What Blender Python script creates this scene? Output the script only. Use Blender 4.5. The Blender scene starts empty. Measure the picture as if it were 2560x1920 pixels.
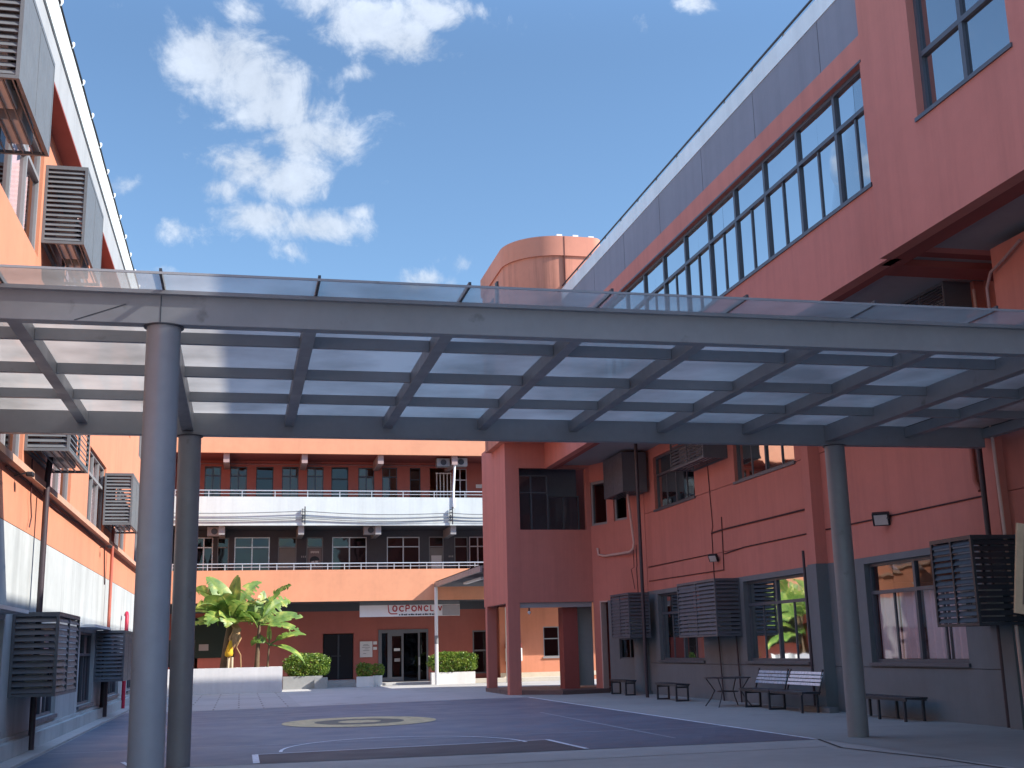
import bpy, math, random
from mathutils import Vector, Matrix
random.seed(7)
S = bpy.context.scene
COL = S.collection

# ------------------------------------------------------------------ camera
cam_d = bpy.data.cameras.new('camera'); cam = bpy.data.objects.new('camera', cam_d); COL.objects.link(cam)
S.camera = cam
yaw, pitch, roll = 0.22574, 0.22002, -0.02402
fv = Vector((math.sin(yaw)*math.cos(pitch), math.cos(yaw)*math.cos(pitch), math.sin(pitch)))
rv = Vector((math.cos(yaw), -math.sin(yaw), 0)); uv = rv.cross(fv)
r2 = rv*math.cos(roll)+uv*math.sin(roll); u2 = -rv*math.sin(roll)+uv*math.cos(roll)
m = Matrix((r2, u2, -fv)).transposed().to_4x4(); m.translation = Vector((0, 0, 1.6))
cam.matrix_world = m
cam_d.sensor_width = 36; cam_d.lens = 36*2956.9/2560; cam_d.clip_end = 3000; cam_d.clip_start = 0.05

# ------------------------------------------------------------------ light
SUN = Vector((1.0, -0.45, 0.80)).normalized()
sun_d = bpy.data.lights.new('sun', 'SUN'); sun = bpy.data.objects.new('sun', sun_d); COL.objects.link(sun)
sun_d.energy = 3.4; sun_d.angle = math.radians(0.5); sun_d.color = (1.0, 0.945, 0.87)
sun.rotation_euler = SUN.to_track_quat('Z', 'Y').to_euler()
W = bpy.data.worlds.new('World'); S.world = W; W.use_nodes = True
nt = W.node_tree; N = nt.nodes; L = nt.links
bg = N['Background']
sky = N.new('ShaderNodeTexSky'); sky.sky_type = 'NISHITA'; sky.sun_disc = False
sky.sun_elevation = math.asin(SUN.z); sky.sun_rotation = math.atan2(SUN.x, SUN.y)
sky.air_density = 1.0; sky.dust_density = 0.1; sky.ozone_density = 3.0
def wn(t, **k):
    n = N.new(t)
    for a, b in k.items(): setattr(n, a, b)
    return n
def wmath(op, a, b=None, c=None):
    n = N.new('ShaderNodeMath'); n.operation = op
    for i, v in enumerate((a, b, c)):
        if v is None: continue
        if isinstance(v, (int, float)): n.inputs[i].default_value = v
        else: L.new(v, n.inputs[i])
    return n.outputs[0]
hsv = wn('ShaderNodeMix', data_type='RGBA', blend_type='MULTIPLY'); hsv.inputs[0].default_value = 1.0
L.new(sky.outputs[0], hsv.inputs[6]); hsv.inputs[7].default_value = (.90, .98, .99, 1)
tc = wn('ShaderNodeTexCoord'); sep = wn('ShaderNodeSeparateXYZ'); L.new(tc.outputs['Generated'], sep.inputs[0])
X_, Y_, Z_ = sep.outputs
zz = wmath('MAXIMUM', Z_, 0.02)
# cloud deck coordinates: where a ray from the ground meets a flat deck, softened near the horizon
den = wmath('ADD', zz, 0.12)
cu = wmath('DIVIDE', X_, den); cv = wmath('DIVIDE', Y_, den)
comb = wn('ShaderNodeCombineXYZ'); L.new(cu, comb.inputs[0]); L.new(cv, comb.inputs[1])
def noise(scale, detail, rough, vec, dist=0.0, off=None):
    n = wn('ShaderNodeTexNoise'); n.inputs['Scale'].default_value = scale; n.inputs['Detail'].default_value = detail
    n.inputs['Roughness'].default_value = rough; n.inputs['Distortion'].default_value = dist
    L.new(vec, n.inputs['Vector']); return n.outputs['Fac']
gen = tc.outputs['Generated']
n1 = noise(17.0, 10, 0.62, gen, 0.5); n2 = noise(50.0, 6, 0.65, gen, 0.4); n3 = noise(4.0, 3, 0.5, comb.outputs[0])
# clumps where the day's clouds stand: direction (x/y, z/y), half width, half height, tilt
YY = wmath('MAXIMUM', Y_, 0.05)
gu = wmath('DIVIDE', X_, YY); gv = wmath('DIVIDE', Z_, YY)
front = wmath('MULTIPLY', wmath('GREATER_THAN', Y_, 0.06), wmath('LESS_THAN', wmath('ABSOLUTE', gu), 0.56))
CL = [  # x/y, z/y of each clump, half width, half height, tilt, strength
    (-0.021, 0.520, 0.0459, 0.0326, 0, 1.00), (-0.041, 0.528, 0.0245, 0.0184, 0, 1.00), (0.004, 0.500, 0.0459, 0.0275, 0, 1.00), (0.021, 0.475, 0.0377, 0.0275, 0, 1.00),
    (0.041, 0.449, 0.0377, 0.0224, 0, 1.00), (0.070, 0.447, 0.0214, 0.0163, 0, 1.00), (-0.053, 0.508, 0.0163, 0.0275, 0, 1.00), (-0.002, 0.420, 0.0367, 0.0204, 0, 1.00),
    (0.030, 0.409, 0.0326, 0.0204, 0, 1.00), (-0.026, 0.397, 0.0204, 0.0133, 0, 0.85), (0.007, 0.373, 0.0326, 0.0133, 0, 1.00), (0.055, 0.367, 0.0377, 0.0143, 0, 1.00),
    (0.039, 0.347, 0.0143, 0.0112, 0, 0.85), (0.091, 0.382, 0.0122, 0.0061, 0, 0.85), (0.060, 0.584, 0.0388, 0.0194, 0, 1.00), (0.103, 0.570, 0.0490, 0.0245, 0, 1.00),
    (0.138, 0.554, 0.0357, 0.0194, 0, 1.00), (0.160, 0.585, 0.0408, 0.0194, 0, 1.00), (0.191, 0.593, 0.0224, 0.0102, 0, 0.85), (0.095, 0.517, 0.0112, 0.0082, 0, 0.85),
    (-0.010, 0.572, 0.0214, 0.0143, 0, 0.85), (0.362, 0.600, 0.0143, 0.0112, 0, 0.85), (0.431, 0.626, 0.0204, 0.0082, 0, 0.85), (-0.063, 0.358, 0.0173, 0.0092, 0, 0.85),
    (-0.107, 0.395, 0.0133, 0.0112, 0, 0.85), (-0.125, 0.465, 0.0071, 0.0061, 0, 0.85), (-0.111, 0.483, 0.0082, 0.0061, 0, 0.85), (-0.076, 0.482, 0.0092, 0.0102, 0, 0.85),
    (0.187, 0.339, 0.0122, 0.0092, 0, 0.85), (0.153, 0.322, 0.0255, 0.0082, 0, 0.85), (0.259, 0.493, 0.0041, 0.0031, 0, 0.60), (0.199, 0.386, 0.0041, 0.0031, 0, 0.60),
    (0.127, 0.404, 0.0031, 0.0031, 0, 0.60), (0.083, 0.334, 0.0071, 0.0082, 0, 0.85), (-0.084, 0.321, 0.0153, 0.0041, 0, 0.85), (-0.096, 0.367, 0.0071, 0.0051, 0, 0.85)]
acc = None
for (u, v, su, sv, t, s) in CL:
    if su < .010: continue
    if su > .019: su *= 1.28; sv *= 1.30
    else: su *= 1.7; sv *= 1.5; s = .62
    du = wmath('SUBTRACT', gu, u); dv = wmath('SUBTRACT', gv, v)
    a = wmath('ADD', wmath('MULTIPLY', du, math.cos(t)/su), wmath('MULTIPLY', dv, math.sin(t)/su))
    b = wmath('ADD', wmath('MULTIPLY', du, -math.sin(t)/sv), wmath('MULTIPLY', dv, math.cos(t)/sv))
    r = wmath('ADD', wmath('MULTIPLY', a, a), wmath('MULTIPLY', b, b))
    g = wmath('MULTIPLY', wmath('EXPONENT', wmath('MULTIPLY', r, -0.8)), s)
    acc = g if acc is None else wmath('MAXIMUM', acc, g)
acc = wmath('MULTIPLY', acc, front)
# elsewhere in the sky: loose cumulus of the same kind (seen only in the windows)
back = wmath('MULTIPLY', wmath('SUBTRACT', 1.0, front), wmath('MULTIPLY', wmath('SUBTRACT', n3, 0.45), 3.0))
field = wmath('ADD', acc, wmath('MAXIMUM', back, 0.0))
edge = wmath('ADD', field, wmath('ADD', wmath('MULTIPLY', wmath('SUBTRACT', n1, 0.5), 2.1), wmath('MULTIPLY', wmath('SUBTRACT', n2, 0.5), 0.9)))
mr = wn('ShaderNodeMapRange', interpolation_type='SMOOTHSTEP'); L.new(edge, mr.inputs[0])
mr.inputs[1].default_value = 0.38; mr.inputs[2].default_value = 1.05; mr.inputs[3].default_value = 0; mr.inputs[4].default_value = 0.78
body = wn('ShaderNodeMapRange'); L.new(wmath('ADD', n1, wmath('MULTIPLY', n2, 0.5)), body.inputs[0])
body.inputs[1].default_value = 0.5; body.inputs[2].default_value = 1.0; body.inputs[3].default_value = 0.78; body.inputs[4].default_value = 1.12
ccol = wn('ShaderNodeVectorMath', operation='SCALE'); ccol.inputs[0].default_value = (4.0, 4.4, 5.0); L.new(body.outputs[0], ccol.inputs['Scale'])
mix = wn('ShaderNodeMix', data_type='RGBA'); L.new(mr.outputs[0], mix.inputs[0]); L.new(hsv.outputs[2], mix.inputs[6]); L.new(ccol.outputs[0], mix.inputs[7])
# the low sky is a little deeper, brightness added overhead lifts the shade
hz = wn('ShaderNodeMapRange', interpolation_type='SMOOTHSTEP'); L.new(Z_, hz.inputs[0])
hz.inputs[1].default_value = 0.46; hz.inputs[2].default_value = 0.80; hz.inputs[3].default_value = 0.66; hz.inputs[4].default_value = 2.3
hs = wn('ShaderNodeVectorMath', operation='SCALE'); L.new(mix.outputs[2], hs.inputs[0]); L.new(hz.outputs[0], hs.inputs['Scale'])
L.new(hs.outputs[0], bg.inputs[0]); bg.inputs[1].default_value = 0.128
S.view_settings.view_transform = 'Standard'; S.view_settings.look = 'None'; S.view_settings.exposure = 1.28; S.view_settings.gamma = 1.0
S.cycles.max_bounces = 8; S.cycles.transparent_max_bounces = 16; S.cycles.diffuse_bounces = 4; S.cycles.glossy_bounces = 4
S.cycles.caustics_reflective = False; S.cycles.caustics_refractive = False

# ------------------------------------------------------------------ materials
def mat(name, col, rough=0.8, noise_amt=0.08, scale=1.5, metal=0.0, streak=0.0, bump=0.0, bscale=40, spec=0.5, stain=None, coat=0.0):
    M = bpy.data.materials.new(name); M.use_nodes = True
    n = M.node_tree.nodes; l = M.node_tree.links; b = n['Principled BSDF']
    b.inputs['Roughness'].default_value = rough; b.inputs['Metallic'].default_value = metal
    b.inputs['Specular IOR Level'].default_value = spec
    b.inputs['Coat Weight'].default_value = coat
    g = n.new('ShaderNodeNewGeometry')
    def noi(sc, det=5, vec=None, ro=.55):
        t = n.new('ShaderNodeTexNoise'); t.inputs['Scale'].default_value = sc; t.inputs['Detail'].default_value = det; t.inputs['Roughness'].default_value = ro
        l.new(vec or g.outputs['Position'], t.inputs['Vector']); return t.outputs['Fac']
    def mr(f, a, bb, c, d):
        t = n.new('ShaderNodeMapRange'); l.new(f, t.inputs[0])
        for i, v in enumerate((a, bb, c, d)): t.inputs[i+1].default_value = v
        return t.outputs[0]
    def mul(a, bb):
        t = n.new('ShaderNodeMath'); t.operation = 'MULTIPLY'; l.new(a, t.inputs[0]); l.new(bb, t.inputs[1]); return t.outputs[0]
    fac = mr(noi(scale), .3, .7, 1-noise_amt, 1+noise_amt)
    fac = mul(fac, mr(noi(scale*7, 3), .3, .7, 1-noise_amt*.5, 1+noise_amt*.5))
    if streak:
        mp = n.new('ShaderNodeMapping'); mp.inputs['Scale'].default_value = (1.2, 1.2, .06); l.new(g.outputs['Position'], mp.inputs[0])
        fac = mul(fac, mr(noi(1.3, 7, mp.outputs[0], .7), .45, .72, 1, 1-streak))
    v = n.new('ShaderNodeVectorMath'); v.operation = 'SCALE'; v.inputs[0].default_value = col; l.new(fac, v.inputs['Scale'])
    out = v.outputs[0]
    if stain:
        scol, thr, ssc = stain
        mx = n.new('ShaderNodeMix'); mx.data_type = 'RGBA'
        l.new(mr(noi(ssc, 6), thr, thr+.12, 0, .7), mx.inputs[0]); l.new(out, mx.inputs[6]); mx.inputs[7].default_value = (*scol, 1); out = mx.outputs[2]
    l.new(out, b.inputs['Base Color'])
    if rough < .75:
        l.new(mr(noi(scale*3, 4), .3, .7, max(rough-.08, .02), rough+.1), b.inputs['Roughness'])
    if bump:
        bp = n.new('ShaderNodeBump'); bp.inputs['Strength'].default_value = bump; bp.inputs['Distance'].default_value = .01
        l.new(noi(bscale, 4), bp.inputs['Height']); l.new(bp.outputs[0], b.inputs['Normal'])
    return M
RED = mat('terracotta_render', (.56, .205, .16), .85, .05, .5, streak=.15, bump=.25, bscale=60)
REDD = mat('terracotta_far', (.76, .34, .19), .85, .05, .7, streak=.08, bump=.2)
REDL = mat('terracotta_weathered', (.62, .24, .135), .85, .05, .6, streak=.14, bump=.25)
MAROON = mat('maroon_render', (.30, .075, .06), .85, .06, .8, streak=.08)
GREYW = mat('charcoal_dado', (.165, .180, .190), .8, .06, .7, streak=.10, bump=.25, bscale=60)
GREYL = mat('pale_grey_wall', (.46, .48, .465), .85, .07, .7, streak=.28, bump=.25)
GREYC = mat('grey_cornice', (.225, .235, .285), .8, .05, .5, streak=.14)
WHITE = mat('white_render', (.66, .71, .69), .75, .04, .8, streak=.14)
WHITEP = mat('white_paint', (.76, .76, .74), .5, .03, 2)
SOFF = mat('soffit_grey', (.34, .33, .33), .85, .05, .8)
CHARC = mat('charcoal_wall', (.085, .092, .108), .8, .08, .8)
STEEL = mat('grey_painted_steel', (.245, .25, .26), .42, .07, 1.2, streak=.05, stain=((.10, .095, .09), .66, 3.0))
STEELD = mat('dark_painted_steel', (.035, .038, .048), .4, .08, 3)
LOUV = mat('louvre_grey', (.105, .112, .128), .45, .08, 3)
LOUVL = mat('louvre_pale', (.135, .145, .152), .5, .08, 3)
FRAME = mat('window_frame_grey', (.085, .095, .115), .4, .05, 3)
FRAMEL = mat('window_frame_pale', (.26, .265, .27), .45, .05, 3)
ALU = mat('aluminium', (.62, .63, .64), .35, .04, 3, metal=.5)
DARK = mat('dark_interior', (.012, .013, .018), .9, .1, 1)
PIPEP = mat('pink_pipe', (.62, .42, .36), .5, .05, 4)
PIPED = mat('dark_pipe', (.045, .03, .038), .5, .08, 4)
CABLE = mat('cable', (.05, .015, .018), .7, .1, 5)
CURT = mat('curtain', (.80, .79, .78), .95, .06, 2)
ACW = mat('ac_white', (.60, .59, .56), .5, .06, 4)
BRONZE = mat('timber_tan', (.42, .27, .15), .7, .12, 3)
SOIL = mat('soil', (.05, .035, .022), .95, .2, 6)
RUBBER = mat('black_plastic', (.015, .016, .02), .45, .1, 3)

def glass(name, tint, refl, rough=.02, see=(.28, .30, .32), base=None):
    M = bpy.data.materials.new(name); M.use_nodes = True
    n = M.node_tree.nodes; l = M.node_tree.links; n.remove(n['Principled BSDF']); out = n['Material Output']
    gl = n.new('ShaderNodeBsdfGlossy'); gl.inputs['Color'].default_value = (*tint, 1); gl.inputs['Roughness'].default_value = rough
    if base:
        tr = n.new('ShaderNodeBsdfDiffuse'); tr.inputs[0].default_value = (*base, 1)
    else:
        tr = n.new('ShaderNodeBsdfTransparent'); tr.inputs[0].default_value = (*see, 1)
    lw = n.new('ShaderNodeLayerWeight'); lw.inputs[0].default_value = .11
    mr = n.new('ShaderNodeMapRange'); l.new(lw.outputs['Fresnel'], mr.inputs[0]); mr.inputs[1].default_value = 0; mr.inputs[2].default_value = 1
    mr.inputs[3].default_value = refl; mr.inputs[4].default_value = 1
    mx = n.new('ShaderNodeMixShader'); l.new(mr.outputs[0], mx.inputs[0]); l.new(tr.outputs[0], mx.inputs[1]); l.new(gl.outputs[0], mx.inputs[2]); l.new(mx.outputs[0], out.inputs[0])
    # slight waviness of the panes
    g = n.new('ShaderNodeNewGeometry'); t = n.new('ShaderNodeTexNoise'); t.inputs['Scale'].default_value = .9; t.inputs['Detail'].default_value = 1
    l.new(g.outputs['Position'], t.inputs['Vector']); bp = n.new('ShaderNodeBump'); bp.inputs['Strength'].default_value = .12; bp.inputs['Distance'].default_value = .05
    l.new(t.outputs['Fac'], bp.inputs['Height']); l.new(bp.outputs[0], gl.inputs['Normal'])
    return M
GL_SKY = glass('reflective_glass', (.74, .75, .76), .62, base=(.03, .04, .055))
GL = glass('window_glass', (.75, .78, .8), .07, .03, see=(.88, .74, .75))
GL_DK = glass('dark_glass', (.6, .65, .7), .07, see=(.16, .18, .20))
def poly_mat(name, clear):
    M = bpy.data.materials.new(name); M.use_nodes = True
    n = M.node_tree.nodes; l = M.node_tree.links; n.remove(n['Principled BSDF']); out = n['Material Output']
    g = n.new('ShaderNodeNewGeometry')
    t = n.new('ShaderNodeTexNoise'); t.inputs['Scale'].default_value = .7; t.inputs['Detail'].default_value = 7; l.new(g.outputs['Position'], t.inputs['Vector'])
    mr = n.new('ShaderNodeMapRange'); l.new(t.outputs['Fac'], mr.inputs[0]); mr.inputs[1].default_value = .35; mr.inputs[2].default_value = .7; mr.inputs[3].default_value = 1.0; mr.inputs[4].default_value = .50
    def sc(c):
        v = n.new('ShaderNodeVectorMath'); v.operation = 'SCALE'; v.inputs[0].default_value = c; l.new(mr.outputs[0], v.inputs['Scale']); return v.outputs[0]
    tl = n.new('ShaderNodeBsdfTranslucent'); l.new(sc((.50, .475, .43)), tl.inputs[0])
    df = n.new('ShaderNodeBsdfDiffuse'); l.new(sc((.42, .415, .40)), df.inputs[0])
    tr = n.new('ShaderNodeBsdfTransparent'); l.new(sc((.78, .80, .82)), tr.inputs[0])
    gl = n.new('ShaderNodeBsdfGlossy'); gl.inputs['Roughness'].default_value = .15; gl.inputs[0].default_value = (.8, .8, .8, 1)
    a = n.new('ShaderNodeMixShader'); a.inputs[0].default_value = .25; l.new(tl.outputs[0], a.inputs[1]); l.new(df.outputs[0], a.inputs[2])
    b = n.new('ShaderNodeMixShader'); b.inputs[0].default_value = clear; l.new(a.outputs[0], b.inputs[1]); l.new(tr.outputs[0], b.inputs[2])
    lw = n.new('ShaderNodeLayerWeight'); c = n.new('ShaderNodeMixShader'); c.inputs[0].default_value = .10; l.new(b.outputs[0], c.inputs[1]); l.new(gl.outputs[0], c.inputs[2])
    l.new(c.outputs[0], out.inputs[0]); return M
POLY = poly_mat('translucent_roof_sheet', .09); LIP = poly_mat('clear_roof_lip', .50)
def leaf_mat(name, c1, c2, c3, scale, trans=.35):
    M = bpy.data.materials.new(name); M.use_nodes = True
    n = M.node_tree.nodes; l = M.node_tree.links; b = n['Principled BSDF']; out = n['Material Output']
    g = n.new('ShaderNodeNewGeometry'); t = n.new('ShaderNodeTexNoise'); t.inputs['Scale'].default_value = scale; t.inputs['Detail'].default_value = 5
    l.new(g.outputs['Position'], t.inputs['Vector']); cr = n.new('ShaderNodeValToRGB'); l.new(t.outputs['Fac'], cr.inputs[0])
    cr.color_ramp.elements[0].position = .36; cr.color_ramp.elements[0].color = (*c1, 1); cr.color_ramp.elements[1].position = .68; cr.color_ramp.elements[1].color = (*c3, 1)
    e = cr.color_ramp.elements.new(.54); e.color = (*c2, 1)
    l.new(cr.outputs[0], b.inputs['Base Color']); b.inputs['Roughness'].default_value = .45
    tl = n.new('ShaderNodeBsdfTranslucent'); l.new(cr.outputs[0], tl.inputs[0])
    mx = n.new('ShaderNodeMixShader'); mx.inputs[0].default_value = trans; l.new(b.outputs[0], mx.inputs[1]); l.new(tl.outputs[0], mx.inputs[2]); l.new(mx.outputs[0], out.inputs[0])
    return M
BLEAF = leaf_mat('banana_leaf', (.11, .21, .04), (.22, .34, .065), (.50, .52, .12), 2.6)
HLEAF = leaf_mat('hedge_leaf', (.09, .17, .03), (.20, .31, .045), (.42, .50, .09), 5)
BSTEM = mat('banana_stem', (.15, .10, .055), .8, .25, 3, streak=.35)
DRY = mat('dry_banana_leaf', (.42, .26, .12), .85, .2, 5)
YEL = mat('yellow_cloth', (.75, .42, .02), .8, .1, 6)

# ------------------------------------------------------------------ mesh helpers
TF = None
class MB:
    def __init__(s): s.v = []; s.f = []; s.sm = []
    def add(s, vs, fs, smooth=False):
        o = len(s.v); s.v += [tuple(p) for p in vs]; s.f += [tuple(i+o for i in f) for f in fs]; s.sm += [smooth]*len(fs); return s
    def box(s, x0, x1, y0, y1, z0, z1):
        x0, x1 = sorted((x0, x1)); y0, y1 = sorted((y0, y1)); z0, z1 = sorted((z0, z1))
        return s.add([(x0,y0,z0),(x1,y0,z0),(x1,y1,z0),(x0,y1,z0),(x0,y0,z1),(x1,y0,z1),(x1,y1,z1),(x0,y1,z1)],
                     [(0,3,2,1),(4,5,6,7),(0,1,5,4),(1,2,6,5),(2,3,7,6),(3,0,4,7)])
    def bar(s, a, b, w, h, up=(0,0,1)):
        a = Vector(a); b = Vector(b); d = (b-a).normalized(); u = Vector(up)
        if abs(d.dot(u)) > .98: u = Vector((1,0,0))
        sd = d.cross(u).normalized()*w/2; u = sd.cross(d).normalized()*h/2
        P = [a-sd-u, a+sd-u, a+sd+u, a-sd+u, b-sd-u, b+sd-u, b+sd+u, b-sd+u]
        return s.add(P, [(0,1,2,3),(7,6,5,4),(0,4,5,1),(1,5,6,2),(2,6,7,3),(3,7,4,0)])
    def tube(s, pts, r, seg=10, cap=True):
        pts = [Vector(p) for p in pts]; n = len(pts); rs = r if isinstance(r, (list, tuple)) else [r]*n
        vs = []; prev = None
        for i, p in enumerate(pts):
            d = (pts[min(i+1, n-1)]-pts[max(i-1, 0)]).normalized()
            if prev is None:
                a = Vector((0,0,1)) if abs(d.z) < .9 else Vector((1,0,0)); sx = d.cross(a).normalized()
            else: sx = (prev - d*prev.dot(d)).normalized()
            prev = sx; sy = d.cross(sx)
            for k in range(seg):
                t = 2*math.pi*k/seg; vs.append(p+(sx*math.cos(t)+sy*math.sin(t))*rs[i])
        fs = [(i*seg+k, i*seg+(k+1)%seg, (i+1)*seg+(k+1)%seg, (i+1)*seg+k) for i in range(n-1) for k in range(seg)]
        s.add(vs, fs, True)
        if cap: s.add(vs[:seg][::-1], [tuple(range(seg))]); s.add(vs[-seg:], [tuple(range(seg))])
        return s
    def prism(s, poly, z0, z1, smooth=False):
        n = len(poly); vs = [(x, y, z0) for x, y in poly]+[(x, y, z1) for x, y in poly]
        s.add(vs, [(i, (i+1)%n, n+(i+1)%n, n+i) for i in range(n)], smooth)
        return s.add(vs, [tuple(range(n))[::-1], tuple(range(n, 2*n))])
    def quad(s, *p): return s.add(p, [tuple(range(len(p)))])
    def xf(s, M, start=0):
        for i in range(start, len(s.v)): s.v[i] = tuple(M @ Vector(s.v[i]))
        return s
    def wall(s, ax, c0, c1, u0, u1, z0, z1, holes=()):
        """slab between planes c0,c1 of axis ax ('x' or 'y') with rectangular holes (ua,ub,za,zb)"""
        us = sorted({u0, u1}|{min(max(h[i], u0), u1) for h in holes for i in (0, 1)}); zs = sorted({z0, z1}|{min(max(h[i], z0), z1) for h in holes for i in (2, 3)})
        def P(c, u, z): return (c, u, z) if ax == 'x' else (u, c, z)
        nu, nz = len(us)-1, len(zs)-1
        def solid(i, j):
            if not (0 <= i < nu and 0 <= j < nz): return False
            u = (us[i]+us[i+1])/2; z = (zs[j]+zs[j+1])/2
            return not any(h[0] < u < h[1] and h[2] < z < h[3] for h in holes)
        for i in range(nu):
            for j in range(nz):
                if not solid(i, j): continue
                a, b, z, w = us[i], us[i+1], zs[j], zs[j+1]
                s.quad(P(c0,a,z), P(c0,b,z), P(c0,b,w), P(c0,a,w)); s.quad(P(c1,a,z), P(c1,a,w), P(c1,b,w), P(c1,b,z))
                if not solid(i-1, j): s.quad(P(c0,a,z), P(c0,a,w), P(c1,a,w), P(c1,a,z))
                if not solid(i+1, j): s.quad(P(c0,b,z), P(c1,b,z), P(c1,b,w), P(c0,b,w))
                if not solid(i, j-1): s.quad(P(c0,a,z), P(c1,a,z), P(c1,b,z), P(c0,b,z))
                if not solid(i, j+1): s.quad(P(c0,a,w), P(c0,b,w), P(c1,b,w), P(c1,a,w))
        return s
    def build(s, name, m, parent=None, label=None, cat=None, group=None, kind=None, bevel=0):
        if TF is not None: s.xf(TF)
        me = bpy.data.meshes.new(name); me.from_pydata(s.v, [], s.f); me.update()
        for p, q in zip(me.polygons, s.sm): p.use_smooth = q
        me.materials.append(m); o = bpy.data.objects.new(name, me); COL.objects.link(o)
        if bevel:
            md = o.modifiers.new('bevel', 'BEVEL'); md.width = bevel; md.segments = 2; md.limit_method = 'ANGLE'
        if parent is not None:
            o.parent = parent; o.matrix_parent_inverse = parent_inv(parent)
        tag(o, label, cat, group, kind); return o
def world_of(o):
    M = Matrix.Translation(o.location) @ o.rotation_euler.to_matrix().to_4x4()
    return (world_of(o.parent) @ o.matrix_parent_inverse @ M) if o.parent else M
def parent_inv(p): return world_of(p).inverted()
def tag(o, label=None, cat=None, group=None, kind=None):
    for k, v in (('label', label), ('category', cat), ('group', group), ('kind', kind)):
        if v: o[k] = v
    return o
def thing(name, label, cat, loc=(0,0,0), group=None):
    o = bpy.data.objects.new(name, None); COL.objects.link(o); o.location = loc; o.empty_display_size = .3
    return tag(o, label, cat, group)
def copy_tree(o, parent=None):
    c = o.copy(); COL.objects.link(c)
    if parent: c.parent = parent
    for ch in [x for x in list(bpy.data.objects) if x.parent == o]: copy_tree(ch, c)
    return c

def window(parent, ax, c, u0, u1, z0, z1, face, fm, gm, mull=(), trans=(), low_mull=(), depth=.10, rec=.10, fw=.06, curtain=None, name='window', sill=None, label=None):
    """window set back by rec from wall face c; face=+1/-1 is the outward direction along ax"""
    def P(a, u, z): return (a, u, z) if ax == 'x' else (u, a, z)
    def B(mb, a0, a1, ua, ub, za, zb):
        if ax == 'x': mb.box(a0, a1, ua, ub, za, zb)
        else: mb.box(ua, ub, a0, a1, za, zb)
    o = c-face*rec; i = o-face*depth; f = MB()
    B(f, o, i, u0, u0+fw, z0, z1); B(f, o, i, u1-fw, u1, z0, z1); B(f, o, i, u0+fw, u1-fw, z1-fw, z1); B(f, o, i, u0+fw, u1-fw, z0, z0+fw)
    e = face*.004
    for u in mull: B(f, o+e, i-e, u-fw*.6, u+fw*.6, z0+fw, z1-fw)
    for z in trans: B(f, o+2*e, i-2*e, u0+fw, u1-fw, z-fw*.55, z+fw*.55)
    zt = (trans[0] if trans else z1)-fw*.4
    for u in low_mull: B(f, o-face*.02, i+face*.02, u-fw*.35, u+fw*.35, z0+fw, zt)
    w = f.build(name, fm, parent, label=label)
    g = MB(); gp = o-face*depth*.5
    us = [u0+fw*.5]+sorted(set(mull)|set(low_mull))+[u1-fw*.5]; zs = [z0+fw*.5]+sorted(trans)+[z1-fw*.5]
    for a, b in zip(us, us[1:]):
        for za, zb in zip(zs, zs[1:]):
            k = random.uniform(-.004, .004); k2 = random.uniform(-.006, .006)
            g.quad(P(gp+k, a, za), P(gp-k2, b, za), P(gp-k2*.5, b, zb), P(gp+k2, a, zb))
    g.build('pane', gm, w)
    if curtain:
        cm = MB(); n = max(8, int((u1-u0)/.05)); za, zb, cov = curtain; cp = o-face*(depth+.05); pts = []
        for (ua, ub) in cov:
            a = u0+(u1-u0)*ua; b = u0+(u1-u0)*ub; n = max(8, int((b-a)/.035)); vs = []
            for k in range(n+1):
                u = a+(b-a)*k/n; d = .03*math.sin(k*.9)+.014*math.sin(k*2.3+1)
                vs += [P(cp+d, u, za), P(cp+d*1.2, u, zb)]
            cm.add(vs, [(2*k, 2*k+2, 2*k+3, 2*k+1) for k in range(n)], True)
        cm.build('curtain', CURT, w)
    if sill:
        sm = MB(); B(sm, c+face*sill, c-face*rec*.6, u0-.05, u1+.05, z0-.07, z0-.002); sm.build('sill', fm, w)
    return w

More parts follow.
